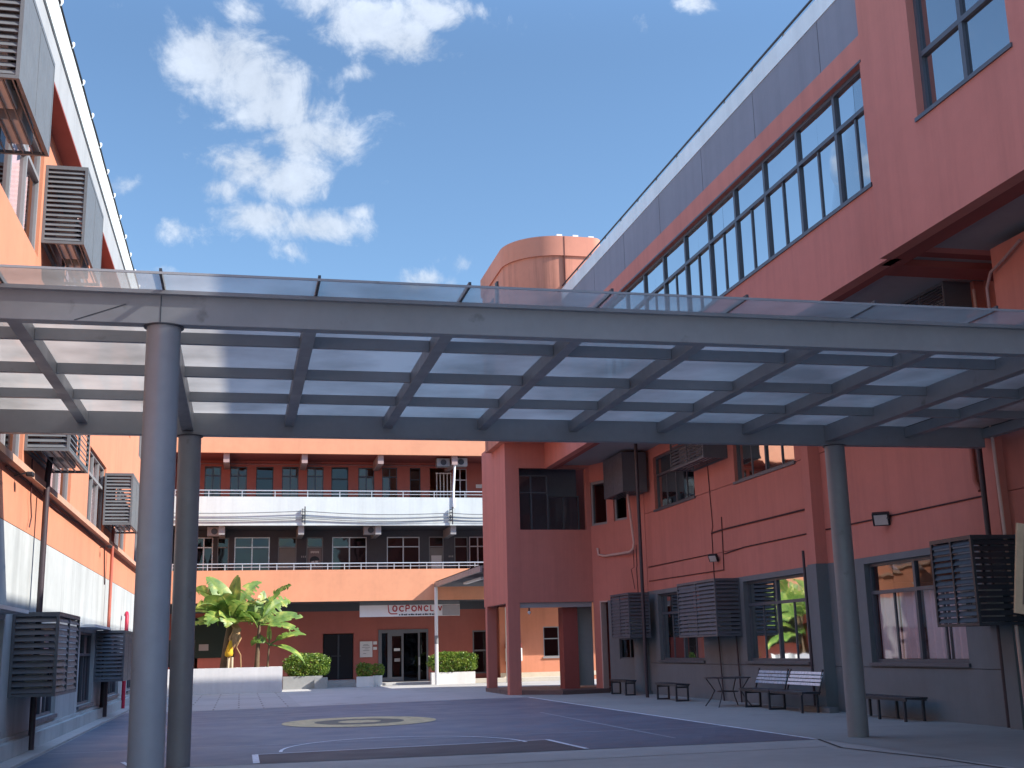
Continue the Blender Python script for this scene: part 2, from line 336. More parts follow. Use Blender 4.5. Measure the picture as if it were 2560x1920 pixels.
def ac_cage(label, face, xw, xo, y0, y1, z0, z1, m, n=14, side='louvre', front='louvre', unit=True, group=None, tilt=.0, umat=None):
    """cage on a wall whose outward x direction is face; xw wall plane, xo outer plane; near end is y0"""
    t = thing('air_conditioner_cage', label, 'air conditioner cage', ((xw+xo)/2, (y0+y1)/2, z0), group)
    xa, xb = sorted((xw+face*.004, xo)); f = MB(); w = .05
    for x in (xa, xb-w):
        for y in (y0, y1-w): f.box(x, x+w, y, y+w, z0, z1)
    for z in (z0, z1-w):
        for y in (y0, y1-w): f.box(xa+w, xb-w, y, y+w, z, z+w)
        for x in (xa, xb-w): f.box(x, x+w, y0+w, y1-w, z, z+w)
    # mid rails
    ym = (y0+y1)/2; f.box(xo-face*.04, xo-face*.001, ym-.02, ym+.02, z0+w, z1-w)
    f.build('frame', m, t)
    top = MB().box(xa, xb, y0, y1, z1+.001, z1+.02); top.build('top_plate', m, t)
    dz = (z1-z0-2*w)/n
    def slats_front(y):
        lv = MB()
        for k in range(n):
            z = z0+w+dz*(k+.5); a = dz*.36
            lv.add([(xa+w, y+.002, z-a), (xb-w, y+.002, z-a), (xb-w, y+.042, z+a), (xa+w, y+.042, z+a), (xa+w, y+.010, z-a-.006), (xb-w, y+.010, z-a-.006), (xb-w, y+.050, z+a-.006), (xa+w, y+.050, z+a-.006)],
                   [(0,1,2,3), (7,6,5,4), (0,4,5,1), (3,2,6,7), (0,3,7,4), (1,5,6,2)])
        return lv
    if front == 'louvre': slats_front(y0).build('louvre', m, t)
    elif front == 'panel': MB().box(xa+w, xb-w, y0+.006, y0+.02, z0+w, z1-w).build('panel', m, t)
    if side == 'louvre':
        lv = MB(); x = xo
        for k in range(n):
            z = z0+w+dz*(k+.5); a = dz*.36; ya, yb = y0+w, y1-w; p = face
            lv.add([(x-p*.002, ya, z-a), (x-p*.002, yb, z-a), (x-p*.042, yb, z+a), (x-p*.042, ya, z+a), (x-p*.010, ya, z-a-.006), (x-p*.010, yb, z-a-.006), (x-p*.050, yb, z+a-.006), (x-p*.050, ya, z+a-.006)],
                   [(0,1,2,3), (7,6,5,4), (0,4,5,1), (3,2,6,7), (0,3,7,4), (1,5,6,2)])
        lv.build('louvre', m, t)
    else: MB().box(xo-face*.02, xo-face*.006, y0+w, y1-w, z0+w, z1-w).build('panel', m, t)
    # grating under
    g = MB(); k = xa+.12
    while k < xb-.06: g.box(k, k+.02, y0+w, y1-w, z0+.01, z0+.035); k += .13
    g.build('floor_grating', m, t)
    if unit:
        h = min(.62, z1-z0-.25); xc = (xa+xb)/2; uy0, uy1 = y0+.25, y1-.25
        u = MB().box(xc-.17, xc+.17, uy0, min(uy1, uy0+.85), z0+.06, z0+.06+h).build('condenser', umat or ACW, t, bevel=.02)
        if uy1-uy0 > 1.9:
            MB().box(xc-.17, xc+.17, uy1-.85, uy1, z0+.06, z0+.06+h).build('condenser', umat or ACW, t, bevel=.02)
        fg = MB(); cx = xc+face*.175
        for q in range(1, 4): 
            r = q*.07; fg.tube([(cx, uy0+.4+r*math.cos(a*math.pi/8), z0+.06+h/2+r*math.sin(a*math.pi/8)) for a in range(17)], .006, 5, False)
        fg.build('fan_grille', STEELD, u)
    return t

# ================================================================== ground
def ground_mat(name, col, joint=None, jcol=None, rough=.85, amt=.12, grime=None, spec=.3, size=(1.2, .6), off=.5, mort=.012):
    M = mat(name, col, rough, amt, .35, bump=.3, bscale=90, spec=spec, stain=grime)
    if joint:
        n = M.node_tree.nodes; l = M.node_tree.links; b = n['Principled BSDF']; src = b.inputs['Base Color'].links[0].from_socket
        g = n.new('ShaderNodeNewGeometry'); br = n.new('ShaderNodeTexBrick'); br.offset = off
        l.new(g.outputs['Position'], br.inputs['Vector']); br.inputs['Scale'].default_value = 1; br.inputs['Mortar Size'].default_value = mort
        br.inputs['Brick Width'].default_value = size[0]; br.inputs['Row Height'].default_value = size[1]; br.inputs['Mortar Smooth'].default_value = .2
        br.inputs['Color1'].default_value = (1,1,1,1); br.inputs['Color2'].default_value = (.90,.90,.90,1); br.inputs['Mortar'].default_value = (.55,.53,.5,1)
        mx = n.new('ShaderNodeMix'); mx.data_type = 'RGBA'; mx.blend_type = 'MULTIPLY'; mx.inputs[0].default_value = 1
        l.new(src, mx.inputs[6]); l.new(br.outputs[0], mx.inputs[7]); l.new(mx.outputs[2], b.inputs['Base Color'])
    return M
CONC = ground_mat('concrete_ground', (.46, .465, .455), amt=.10, grime=((.36, .36, .35), .60, .6))
CONCR = ground_mat('concrete_walk', (.33, .34, .33), amt=.08, grime=((.27, .275, .265), .58, .8))
PAVE = ground_mat('pale_paving', (.42, .41, .39), amt=.08, grime=((.26, .25, .24), .6, .8))
TILE = ground_mat('paving_slabs', (.42, .41, .39), joint=True, amt=.08, size=(1.5, .9), mort=.03)
COURT = ground_mat('court_paint', (.138, .158, .20), rough=.5, amt=.14, grime=((.17, .19, .23), .56, .55), spec=.45)
COURTL = ground_mat('court_paint_slate', (.115, .145, .19), rough=.5, amt=.12, grime=((.15, .175, .22), .58, .5), spec=.45)
KEYM = ground_mat('court_key_paint', (.105, .09, .092), rough=.6, amt=.14)
LINE = mat('court_line_worn', (.42, .45, .50), .6, .18, 6)
LINEW = mat('court_line_white', (.78, .82, .88), .6, .15, 6)
YLW = mat('court_ring_yellow', (.55, .46, .25), .65, .2, 5, stain=((.22, .19, .12), .55, 3))
OLIVE = mat('court_logo_olive', (.13, .125, .09), .65, .2, 5)

g = MB(); g.quad((-400,-400,0), (400,-400,0), (400,500,0), (-400,500,0)); g.build('ground', CONC, kind='structure')
g = MB(); g.quad((-1.75, 18.9, .004), (9.38, 18.95, .004), (9.38, 39.75, .004), (7.7, 39.6, .004), (-1.0, 37.6, .004), (-1.75, 37.6, .004)); g.build('court', COURT, kind='structure')
g = MB(); g.quad((-3.28, 6, .004), (-1.15, 6, .004), (-1.15, 17.4, .004), (-1.22, 18.3, .004), (-1.45, 18.9, .004), (-1.75, 19.0, .004), (-1.75, 37.6, .004), (-3.28, 37.9, .004)); g.build('court_margin', COURTL, kind='structure')
g = MB(); g.quad((9.5, 8, .004), (13.55, 8, .004), (13.55, 39.2, .004), (12.45, 42.0, .004), (9.5, 41.9, .004)); g.build('walkway', CONCR, kind='structure')
g = MB(); g.quad((1.9, 38.4, .004), (7.7, 39.75, .004), (9.2, 40.2, .004), (9.2, 60.3, .004), (1.9, 60.3, .004)); g.build('pavement', PAVE, kind='structure')
g = MB(); g.quad((-3.28, 38.05, .004), (-1.0, 37.75, .004), (1.9, 38.4, .004), (1.9, 60.3, .004), (-3.28, 60.3, .004)); g.build('paved_path', TILE, kind='structure')
g = MB(); g.quad((9.2, 46.5, .003), (17, 46.5, .003), (17, 60.3, .003), (9.2, 60.3, .003)); g.build('yard_pavement', PAVE, kind='structure')
def strip(pts, w, z=.008, name='court_line', m=LINE, mb=None):
    b = mb or MB(); P = [Vector((x, y, 0)) for x, y in pts]; vs = []
    for i, p in enumerate(P):
        d = (P[min(i+1, len(P)-1)]-P[max(i-1, 0)]).normalized(); n = Vector((-d.y, d.x, 0))*w/2
        vs += [(p.x-n.x, p.y-n.y, z), (p.x+n.x, p.y+n.y, z)]
    b.add(vs, [(2*i, 2*i+2, 2*i+3, 2*i+1) for i in range(len(P)-1)])
    return b
mk = MB()
strip([(9.42, 19.0), (9.42, 39.7)], .09, .008, mb=mk); mk.build('court_sideline', LINEW, kind='structure')
mk = MB()
strip([(7.46, 20.4), (7.46, 30.2)], .05, mb=mk); strip([(-3.2, 28.4), (9.3, 28.4)], .04, .009, mb=mk)
strip([(-3.2, 22.6), (6.0, 22.75), (9.3, 22.6)], .05, .010, mb=mk); strip([(-3.2, 33.6), (5.5, 33.8)], .04, .009, mb=mk)
strip([(-3.2, 18.25), (-1.3, 19.1)], .05, .009, mb=mk); strip([(5.5, 34.6), (8.8, 34.9)], .05, .010, mb=mk)
mk.build('court_lines', LINE, kind='structure')
mk = MB()
strip([(2.8+2.1*math.cos(a), 20.9+2.5*math.sin(a)) for a in [math.radians(q) for q in range(0, 181, 6)]], .06, .011, mb=mk)
strip([(.28, 18.95), (.28, 20.6)], .10, .012, mb=mk); strip([(.28, 20.6), (5.35, 21.2)], .05, .013, mb=mk); strip([(5.35, 21.2), (5.45, 19.0)], .09, .012, mb=mk)
strip([(-1.22, 17.2), (-1.3, 18.4), (-1.55, 19.3), (-1.75, 20.2)], .07, .012, mb=mk)
mk.build('court_key_line', LINEW, kind='structure')
MB().quad((.30, 18.96, .0062), (5.42, 18.96, .0062), (5.34, 21.15, .0062), (.30, 20.55, .0062)).build('court_key', KEYM, kind='structure')
def ring(cx, cy, r0, r1, z, n=64):
    vs = []
    for k in range(n):
        a = 2*math.pi*k/n; vs += [(cx+r0*math.cos(a), cy+r0*1.12*math.sin(a), z), (cx+r1*math.cos(a), cy+r1*1.12*math.sin(a), z)]
    return MB().add(vs, [(2*k, 2*k+1, (2*k+3) % (2*n), (2*k+2) % (2*n)) for k in range(n)])
ring(2.78, 29.0, 1.05, 1.80, .012).build('court_centre_ring', YLW, kind='structure')
ring(2.78, 29.0, .50, 1.049, .0125).build('court_centre_emblem', OLIVE, kind='structure')
ring(2.78, 29.0, .02, .50, .0125).build('court_centre_disc', YLW, kind='structure')
# joints in the foreground concrete
mk = MB(); strip([(-1.0, 16.9), (8.9, 17.6)], .025, .006, mb=mk); strip([(9.45, 18.95), (9.0, 17.3), (9.3, 15.2), (9.4, 8)], .05, .007, mb=mk); strip([(-1.1, 14.2), (9.3, 14.2)], .02, .006, mb=mk)
mk.build('concrete_joint', mat('joint', (.06, .058, .055), .9, .1, 5), kind='structure')
MB().box(-3.6, -3.3, 8, 57, 0, .05).build('kerb', mat('kerb_concrete', (.42, .40, .38), .85, .1, 2), kind='structure', bevel=.01)

# ================================================================== left block
lb = thing('classroom_block', 'long orange and pale grey block on the left with caged air conditioners and white eave', 'building', (-3.75, 30, 0))
XL = -3.75
wh1 = [(a, b, .5, 2.25) for a, b in ((10.4, 13.2), (14.6, 20.9), (24.2, 27.1), (30.6, 33.5), (36.9, 40.5), (43.5, 47), (50, 53.5))]
wh2 = [(a, b, 4.85, 6.75) for a, b in ((10.4, 13.2), (15.0, 21.5), (24.6, 27.5), (30.5, 34.2), (37.2, 40.6), (44, 47.4), (50.5, 53.8))]
wh3 = [(a, b, 8.7, 10.75) for a, b in ((10.2, 14.8), (17.9, 21.7), (25.0, 28.2), (31.2, 34.4), (37.4, 40.6), (44, 47.4), (50.5, 53.8))]
MB().wall('x', XL, XL-.25, 6, 57, .30, 3.80, wh1).build('wall', GREYL, lb, label='pale grey ground storey wall')
MB().wall('x', XL+.001, XL-.249, 6, 57, 3.812, 11.35, wh2+wh3).build('wall', REDL, lb, label='orange upper wall')
b = MB(); b.box(XL-.25, XL-9, 6, 6.25, 0, 13); b.box(XL-.25, XL-9, 56.75, 57, 0, 13); b.box(XL-9, XL-9.25, 6, 57, 0, 13); b.build('wall', REDL, lb)
b = MB(); b.box(XL-.25, XL-9, 6.25, 56.75, 3.7, 3.95); b.box(XL-.25, XL-9, 6.25, 56.75, 7.7, 7.95); b.build('floor_slab', SOFF, lb)
b = MB(); b.box(XL+.15, XL+.002, 6, 57, 0, .30); b.box(XL+.05, XL+.002, 6, 57, .302, .36); b.build('plinth', GREYL, lb)
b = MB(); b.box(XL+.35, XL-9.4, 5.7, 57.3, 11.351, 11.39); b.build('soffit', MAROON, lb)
b = MB(); b.box(XL+.352, XL-9.4, 5.7, 57.3, 11.391, 12.09); b.build('eave_beam', mat('eave_pale_grey', (.36, .37, .37), .8, .05, .8, streak=.15), lb)
b = MB(); b.box(XL+.39, XL-9.4, 5.7, 57.3, 12.091, 12.72); b.build('fascia', WHITE, lb)
b = MB(); b.box(XL+.17, XL+.003, 6, 57, 4.68, 4.80); b.build('sill_band', mat('sill_weathered', (.52, .30, .20), .8, .1, 2), lb)
for k, (a, c, z, w) in enumerate(wh1): window(lb, 'x', XL, a, c, z, w, 1, FRAME, GL, mull=((a+c)/2,), trans=(z+1.2,), low_mull=((a*3+c)/4, (a+c*3)/4), rec=.08, sill=.05, curtain=(z+.1, w-.1, ((0, .3), (.6, 1))))
for k, (a, c, z, w) in enumerate(wh2+wh3):
    n = max(2, round((c-a)/1.4)); ms = [a+(c-a)*i/n for i in range(1, n)]
    window(lb, 'x', XL, a, c, z, w, 1, FRAMEL, GL, mull=ms, trans=(w-.6,), rec=.06, fw=.07, curtain=(z+.1, w-.1, ((0, .2), (.45, .9))))
b = MB(); b.box(XL+.35, XL+.003, 30.3, 33.9, 2.34, 2.40); b.box(XL+.35, XL+.003, 14.4, 21.0, 2.34, 2.40); b.build('window_hood', WHITEP, lb)
# cages on the left block
ac_cage('pale grey cage high on the left block, topmost and nearest with blank side', 1, XL, -3.0, 15.2, 17.75, 9.0, 10.5, LOUVL, side='panel', group='air conditioner cages on the left block')
ac_cage('pale grey cage on the left block just above the canopy, blank side panel', 1, XL, -3.0, 21.9, 24.5, 9.05, 10.55, LOUVL, side='panel', group='air conditioner cages on the left block', n=15)
ac_cage('grey cage with slanting louvres just under the canopy on the left block', 1, XL, -3.0, 21.6, 24.3, 5.15, 6.6, LOUVL, side='louvre', group='air conditioner cages on the left block')
ac_cage('pale grey cage beside the near canopy column, middle storey of the left block', 1, XL, -3.0, 33.9, 36.4, 5.15, 6.55, LOUVL, side='panel', group='air conditioner cages on the left block')
ac_cage('large dark slatted cage low at the left edge near the ground', 1, XL, -3.0, 21.6, 24.3, 1.0, 2.37, LOUV, side='louvre', n=12, group='air conditioner cages on the left block')
ac_cage('dark slatted cage low on the left block beside the near column', 1, XL, -3.0, 33.7, 36.2, 1.0, 2.3, LOUV, side='panel', n=12, group='air conditioner cages on the left block')
def pipe(name, label, pts, r, m, group=None, seg=10, clips=(), off=(0, 0)):
    o = MB().tube(pts, r, seg)
    return o.build(name, m, label=label, cat='pipe' if 'pipe' in name or 'conduit' in name else 'cable', group=group)
pipe('drain_pipe', 'dark pipe running down the left wall from the middle cage to the ground', [(-3.55, 23.2, 6.4), (-3.55, 23.2, 5.2), (-3.57, 23.15, 4.9), (-3.57, 23.15, 0)], .055, PIPED)
pipe('drain_pipe', 'thin red pipe down the left wall behind the far small cage', [(-3.60, 35.3, 5.2), (-3.60, 35.3, 2.4)], .045, mat('red_pipe', (.45, .12, .08), .6))
pipe('drain_pipe', 'thin dark pipe under the low cage beside the near column', [(-3.60, 35.0, 2.4), (-3.60, 35.0, .05)], .10, PIPED)
pipe('drain_pipe', 'bright red pipe standing against the pale left wall beside the near column', [(-3.62, 40.6, 2.95), (-3.58, 40.4, 3.0), (-3.56, 40.3, 2.9), (-3.56, 40.3, 0)], .06, mat('crimson_pipe', (.50, .015, .05), .5))
pipe('cable', 'thin cable hanging in a loop under the middle cage on the left wall', [(-3.7, 22.2, 5.1), (-3.7, 22.3, 4.4), (-3.7, 22.5, 4.1), (-3.7, 22.35, 3.9)], .012, CABLE, seg=6)
pipe('cable', 'thin cable along the left wall below the window sill', [(-3.72, y, 4.62-.04*math.sin(y*.8)) for y in [20+k*.8 for k in range(19)]]+[(-3.72, 34.6, 4.2), (-3.72, 34.9, 3.6)], .016, CABLE, seg=6)
pipe('cable', 'thin cable dropping down the left wall right of the dark pipe', [(-3.7, 24.1, 5.1), (-3.7, 24.2, 4.5), (-3.7, 24.3, 3.6), (-3.7, 24.15, 3.55)], .012, CABLE, seg=6)
for i, (y, dz) in enumerate(((24.6, 0), (25.05, .05))):
    pipe('refrigerant_pipe', ['thin orange pipe rising behind the upper cage to the eave', 'pale orange pipe rising behind the upper cage beside the thin one'][i], [(-3.62, y-.2, 10.2), (-3.60, y-.05, 10.7+dz), (-3.66, y+.1, 11.2), (-3.62, y+.12, 11.34)], .04, PIPEP)
for i, (y, z) in enumerate(((20.9, 4.55), (33.6, 4.45))):
    t = thing('wall_lamp', ['small black lamp on an arm below the nearest left window sill', 'small black lamp on an arm below the far left window sill'][i], 'lamp', (-3.7, y, z), 'wall lamps')
    MB().bar((-3.75, y, z+.05), (-3.52, y, z+.12), .02, .02).build('arm', RUBBER, t)
    MB().box(-3.56, -3.44, y-.08, y+.08, z+.04, z+.12).build('lamp_head', RUBBER, t, bevel=.02)
sl = thing('string_lights', 'black cable with small white bulbs along the edge of the white eave', 'lights', (-3.45, 30, 13.0))
MB().tube([(-3.36, 6+k*.8, 12.76+.015*math.sin(k*1.6)) for k in range(64)], .03, 6).build('cable', RUBBER, sl)
bulb0 = None
for k in range(24):
    y = 12.3+1.52*k; bm = MB(); bm.tube([(-3.34, y, 12.72), (-3.33, y, 12.78), (-3.33, y, 12.83), (-3.33, y, 12.85)], [.012, .034, .03, .006], 8); bm.build('bulb', WHITEP, sl)

# ================================================================== right block
rb = thing('classroom_block', 'terracotta block on the right with overhanging upper storey and long glass strip', 'building', (13.6, 25, 0))
XR, XU = 13.6, 10.8; YN = -12
lowW = [(34.2, 38.1), (27.35, 31.05), (20.7, 24.35), (13.4, 17.2), (6.4, 10.2)]
h1 = [(a, c, 1.12, 3.26) for a, c in lowW]; h2 = [(34.3, 38.0, 6.07, 7.85), (27.4, 31.2, 6.07, 7.85), (20.6, 24.3, 6.07, 7.85), (13.4, 17.2, 6.07, 7.85)]
b = MB(); b.wall('x', XR-.03, XR+.2, YN, 39.1, 0, 1.012); b.wall('x', XR-.03, XR+.2, YN, 39.1, 1.024, 3.40, h1); b.build('dado', GREYW, rb, label='dark grey ground storey wall')
b = MB()
for z0, z1 in ((3.402, 4.185), (4.20, 6.045), (6.06, 8.2)): b.wall('x', XR, XR+.2, YN, 39.1, z0, z1, h2)
b.build('wall', RED, rb, label='terracotta lower wall')
MB().wall('x', XR+.201, XR+.30, YN, 39.1, 0, 8.2, h1+h2).build('backing_wall', MAROON, rb)
for q in ((.30, 26.08, 26.46), (.22, 19.0, 19.3)): MB().box(XR-q[0], XR+.001, q[1], q[2], 3.402, 8.2).build('pilaster', RED, rb)
for q in ((.33, 26.05, 26.49), (.25, 18.97, 19.33)): MB().box(XR-q[0], XR-.029, q[1], q[2], 0, 3.40).build('pilaster_foot', GREYW, rb)
MB().box(XR-.55, XR-.33, 25.5, 27.0, 0, .12).build('plinth', GREYW, rb)
for i, (a, c) in enumerate(lowW):
    mid = (a+c)/2
    cov = [((.0, .02),), ((.02, .24), (.26, .49), (.52, .73), (.76, .98)), ((.02, .24), (.27, .48), (.53, .73), (.77, .98)), ((.0, .4), (.6, 1)), ((0, .4), (.6, 1))][i]
    window(rb, 'x', XR-.03, a, c, 1.12, 3.26, -1, FRAME, GL, mull=(mid,), trans=(2.62,), low_mull=((a+mid)/2, (c+mid)/2), rec=.12, depth=.09, fw=.07, curtain=(1.2, 2.6, cov), sill=.05)
for i, (a, c, z, w) in enumerate(h2):
    mid = (a+c)/2; window(rb, 'x', XR, a, c, z, w, -1, FRAME, GL, mull=(mid,), trans=(w-.62,), low_mull=((a+mid)/2, (c+mid)/2), rec=.10, depth=.09, fw=.07, curtain=(z+.1, w-.7, ((.55, .75), (.8, .95))), sill=.05)
# overhanging storey
uw = [(17.95, 38.2, 9.58, 11.92)]
MB().wall('x', XU, XU+.25, 17.6, 42.0, 8.05, 12.455, uw).build('wall', RED, rb, label='overhanging terracotta wall')
b = MB(); b.box(XU+.02, XU+.27, 17.6, 42.0, 12.456, 13.58); b.build('cornice', GREYC, rb)
b = MB()
for k in range(8): b.box(XU+.016, XU+.0195, 19.4+3.1*k, 19.415+3.1*k, 12.47, 13.57)
b.build('cornice_joint', mat('joint_grey', (.10, .105, .13), .9), rb)
b = MB(); b.box(XU-.015, XU+.02, 17.9, 38.25, 11.925, 11.97); b.box(XU-.03, XU+.02, 17.9, 38.25, 9.50, 9.575); b.build('window_surround', FRAME, rb)
mull = [19.2+1.605*k for k in range(12)]
window(rb, 'x', XU, 17.95, 38.2, 9.58, 11.92, -1, FRAME, GL_SKY, mull=mull, trans=(11.12,), low_mull=[18.5]+[m_+.80 for m_ in mull[:-1]], rec=.10, depth=.10, fw=.075, name='ribbon_window')
b = MB(); b.box(XU+.25, 26, 17.6, 17.85, 8.2, 13.58); b.box(XU+.25, 26, 42.0, 42.2, 8.2, 13.58); b.build('cross_wall', MAROON, rb)
MB().box(XU+.28, 26, YN, 42.2, 13.581, 13.68).build('roof', GREYC, rb)
b = MB(); b.box(XU+.005, XU+.045, 17.6, 42.2, 13.585, 14.02); b.build('parapet', mat('parapet_white_panel', (.74, .80, .82), .4, .05, .6, streak=.15), rb)
b = MB()
b.tube([(XU+.06, 17.6, 14.17), (XU+.06, 42.2, 14.17)], .028, 8); b.tube([(XU+.06, 17.6, 14.055), (XU+.06, 42.2, 14.055)], .018, 8)
y = 17.7
while y < 42: b.box(XU+.045, XU+.075, y-.015, y+.015, 14.02, 14.17); y += 1.6
b.build('roof_rail', STEELD, rb)
b = MB(); y = 17.8
while y < 21.5: b.box(XU+.015, XU+.03, y, y+.04, 13.70, 14.02); y += .28
b.build('roof_rail', ALU, rb, label='bright upright bars of the roof rail')
# projecting bay at the near end
wb = [(13.6, 16.05, 9.95, 12.4), (6.5, 9.0, 9.95, 12.4)]
XB = 10.62
MB().wall('x', XB, XB+.25, YN, 17.6, 8.03, 14.06, wb).build('bay_wall', RED, rb)
MB().box(XB+.25, 26, 17.35, 17.6, 8.2, 14.06).build('bay_wall', RED, rb)
MB().box(XB, 26, YN, 17.6, 14.061, 14.12).build('roof', GREYC, rb)
for a, c, z, w in wb: window(rb, 'x', XB, a, c, z, w, -1, FRAME, GL_SKY, mull=((a+c)/2+.05,), trans=(11.05,), rec=.14, depth=.10, fw=.08, sill=.03)
# soffit under the overhang
b = MB(); b.box(XU+.25, XR+.3, 18.6, 42.0, 8.201, 8.35); b.box(XB+.25, XR+.3, YN, 18.0, 8.201, 8.35); b.build('soffit', SOFF, rb)
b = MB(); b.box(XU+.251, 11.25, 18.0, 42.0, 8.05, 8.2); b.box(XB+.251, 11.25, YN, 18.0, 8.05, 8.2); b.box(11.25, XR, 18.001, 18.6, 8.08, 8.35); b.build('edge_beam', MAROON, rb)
MB().box(XR, 26, YN, 41.9, 8.351, 8.5).build('floor_slab', SOFF, rb)
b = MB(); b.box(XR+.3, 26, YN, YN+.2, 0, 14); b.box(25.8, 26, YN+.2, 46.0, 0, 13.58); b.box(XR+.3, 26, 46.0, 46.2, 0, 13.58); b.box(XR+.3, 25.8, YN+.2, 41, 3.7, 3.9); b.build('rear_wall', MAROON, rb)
MB().box(12.3, XR, 11, 16.9, 6.6, 8.05).build('boxed_wall', RED, rb)
MB().box(XR, 26, 42.2, 46.2, 13.4, 13.57).build('roof', GREYC, rb)
MB().box(XR, 26, 42.2, 46.0, 8.0, 8.2).build('floor_slab', SOFF, rb)

# cages on the right block
grp = 'air conditioner cages on the right block'
ac_cage('dark slatted cage on the right wall above two small benches, partly behind a dark pipe', -1, 13.35, 12.6, 38.3, 40.3, 1.85, 3.32, LOUV, n=12, group=grp)
ac_cage('dark slatted cage on the right wall above the folding table', -1, XR-.03, 12.82, 31.28, 34.25, 1.80, 3.36, LOUV, n=13, group=grp)
ac_cage('largest dark slatted cage, at the right edge above the single bench', -1, XR-.03, 12.5, 18.65, 19.95, 1.80, 3.35, STEELD, n=13, group=grp)
ac_cage('slatted cage on the right wall cut off by the far canopy beam', -1, XR, 12.85, 31.6, 34.3, 6.83, 8.03, LOUV, n=11, front='panel', group=grp)
ac_cage('closed dark grey cage beside the corner windows under the overhang', -1, 13.5, 12.62, 38.4, 40.6, 6.75, 8.1, LOUV, side='panel', front='panel', unit=False, group=grp)
ac_cage('slatted cage above the canopy under the overhanging bay', -1, XR, 12.8, 19.1, 20.8, 7.6, 8.45-.26, LOUV, n=9, front='panel', group=grp)

# angled corner piece of the right block
TF = Matrix(((.35465, .935, 0, 12.5), (-.935, .35465, 0, 42.0), (0, 0, 1, 0), (0, 0, 0, 1)))
b = MB(); b.wall('y', 0, .25, -.02, 3.08, 3.202, 8.2, [(.02, .98, 5.93, 7.55), (1.38, 2.12, 5.98, 7.3)]); b.build('wall', RED, rb, label='angled terracotta corner wall')
b = MB(); b.wall('y', -.02, .23, .86, 3.08, 0, 3.20, [(1.42, 2.2, 1.17, 1.85)]); b.build('dado', GREYW, rb)
b = MB(); b.wall('y', 0, .25, -.02, .38, 0, 3.20); b.build('wall', RED, rb)
b = MB(); b.box(.40, .46, -.04, .2, .15, 3.15); b.box(.40, .86, -.04, .2, 3.15, 3.2); b.build('door_frame', PIPEP, rb)
window(rb, 'y', 0, .02, .98, 5.93, 7.55, -1, FRAMEL, GL, rec=.05, fw=.09)
window(rb, 'y', 0, 1.38, 2.12, 5.98, 7.3, -1, FRAMEL, GL_DK, rec=.06, fw=.08)
window(rb, 'y', -.02, 1.42, 2.2, 1.17, 1.85, -1, FRAME, GL_DK, mull=(1.95,), rec=.05, fw=.04)
MB().tube([(2.72, -.05, 0), (2.72, -.05, 1.84)], .30, 24).build('round_pier', GREYW, rb)
MB().tube([(2.72, -.05, 0), (2.72, -.05, .1)], .40, 24).build('pier_base', GREYW, rb)
TF = None
pipe('drain_pipe', 'tall dark pipe down the corner of the right wall past the far cage', [(12.5, 36.5, 8.2), (12.5, 36.5, 0)], .055, PIPED)
pipe('drain_pipe', 'pink pipe under the closed cage that hooks to the left at its end', [(13.1, 39.4, 6.9), (13.25, 39.6, 6.0), (13.28, 39.45, 5.1), (13.26, 39.5, 4.9), (13.2, 39.7, 4.80), (12.75, 41.2, 4.78), (12.62, 41.55, 4.85), (12.60, 41.6, 5.1)], .045, PIPEP)
pipe('cable', 'thin dark cable hanging below the hooked pink pipe', [(13.3, 39.3, 5.0), (13.3, 39.3, 4.3), (13.3, 39.35, 4.2), (13.3, 39.3, 3.3)], .014, CABLE, seg=6)
pipe('cable', 'thin dark cable kinked beside the one below the pink pipe', [(13.26, 39.5, 4.85), (13.26, 39.5, 4.25), (13.22, 39.7, 4.2), (13.22, 39.4, 3.5)], .012, CABLE, seg=6)
pipe('cable', 'thick dark cable curving up at its right end on the right wall', [(XR-.03, 33.1, 4.81), (XR-.03, 32.3, 4.83), (XR-.03, 27.0, 4.80), (XR-.03, 26.75, 4.86), (XR-.03, 26.6, 5.0), (XR-.03, 26.52, 5.12)], .022, CABLE, seg=6)
pipe('cable', 'thin cable running level to the right wall floodlight above the table', [(XR-.02, 38.9, 4.22), (XR-.02, 33.2, 4.20)], .012, CABLE, seg=6)
pipe('cable', 'thin cable running right from that floodlight to the pilaster', [(XR-.02, 32.25, 4.13), (XR-.02, 30.8, 4.20), (XR-.02, 26.5, 4.20)], .016, CABLE, seg=6)
pipe('cable', 'lowest level cable on the terracotta wall, turning up at its right end', [(XR-.02, 38.9, 3.74), (XR-.02, 32.35, 3.68), (XR-.02, 32.33, 4.3), (XR-.02, 32.3, 5.2)], .014, CABLE, seg=6)
pipe('cable', 'upright cable from the slatted upper cage down to the cage above the table', [(XR-.02, 33.14, 7.0), (XR-.02, 33.0, 5.0), (XR-.02, 33.1, 4.8), (XR-.02, 33.12, 3.4)], .012, CABLE, seg=6)
pipe('drain_pipe', 'thin dark pipe under the cage beside the folding table, left one', [(XR-.09, 32.9, 1.8), (XR-.09, 32.75, 0)], .022, PIPED, seg=8)
pipe('drain_pipe', 'thin dark pipe under the cage beside the folding table, right one', [(XR-.09, 31.6, 1.8), (XR-.09, 31.5, 0)], .025, PIPED, seg=8)
pipe('drain_pipe', 'dark pipe running down beside the grey foot of the pilaster', [(XR-.36, 26.6, 3.75), (XR-.36, 26.57, 0)], .035, PIPED, seg=8)
pipe('drain_pipe', 'black pipe down the terracotta wall behind the largest cage', [(XR-.06, 19.62, 8.0), (XR-.06, 19.60, 0)], .06, PIPED)
pipe('drain_pipe', 'terracotta pipe down the wall just left of the black one', [(XR-.06, 19.95, 8.0), (XR-.06, 19.85, 4.5), (XR-.06, 19.72, 4.3)], .05, mat('painted_pipe', (.42, .12, .08), .6))
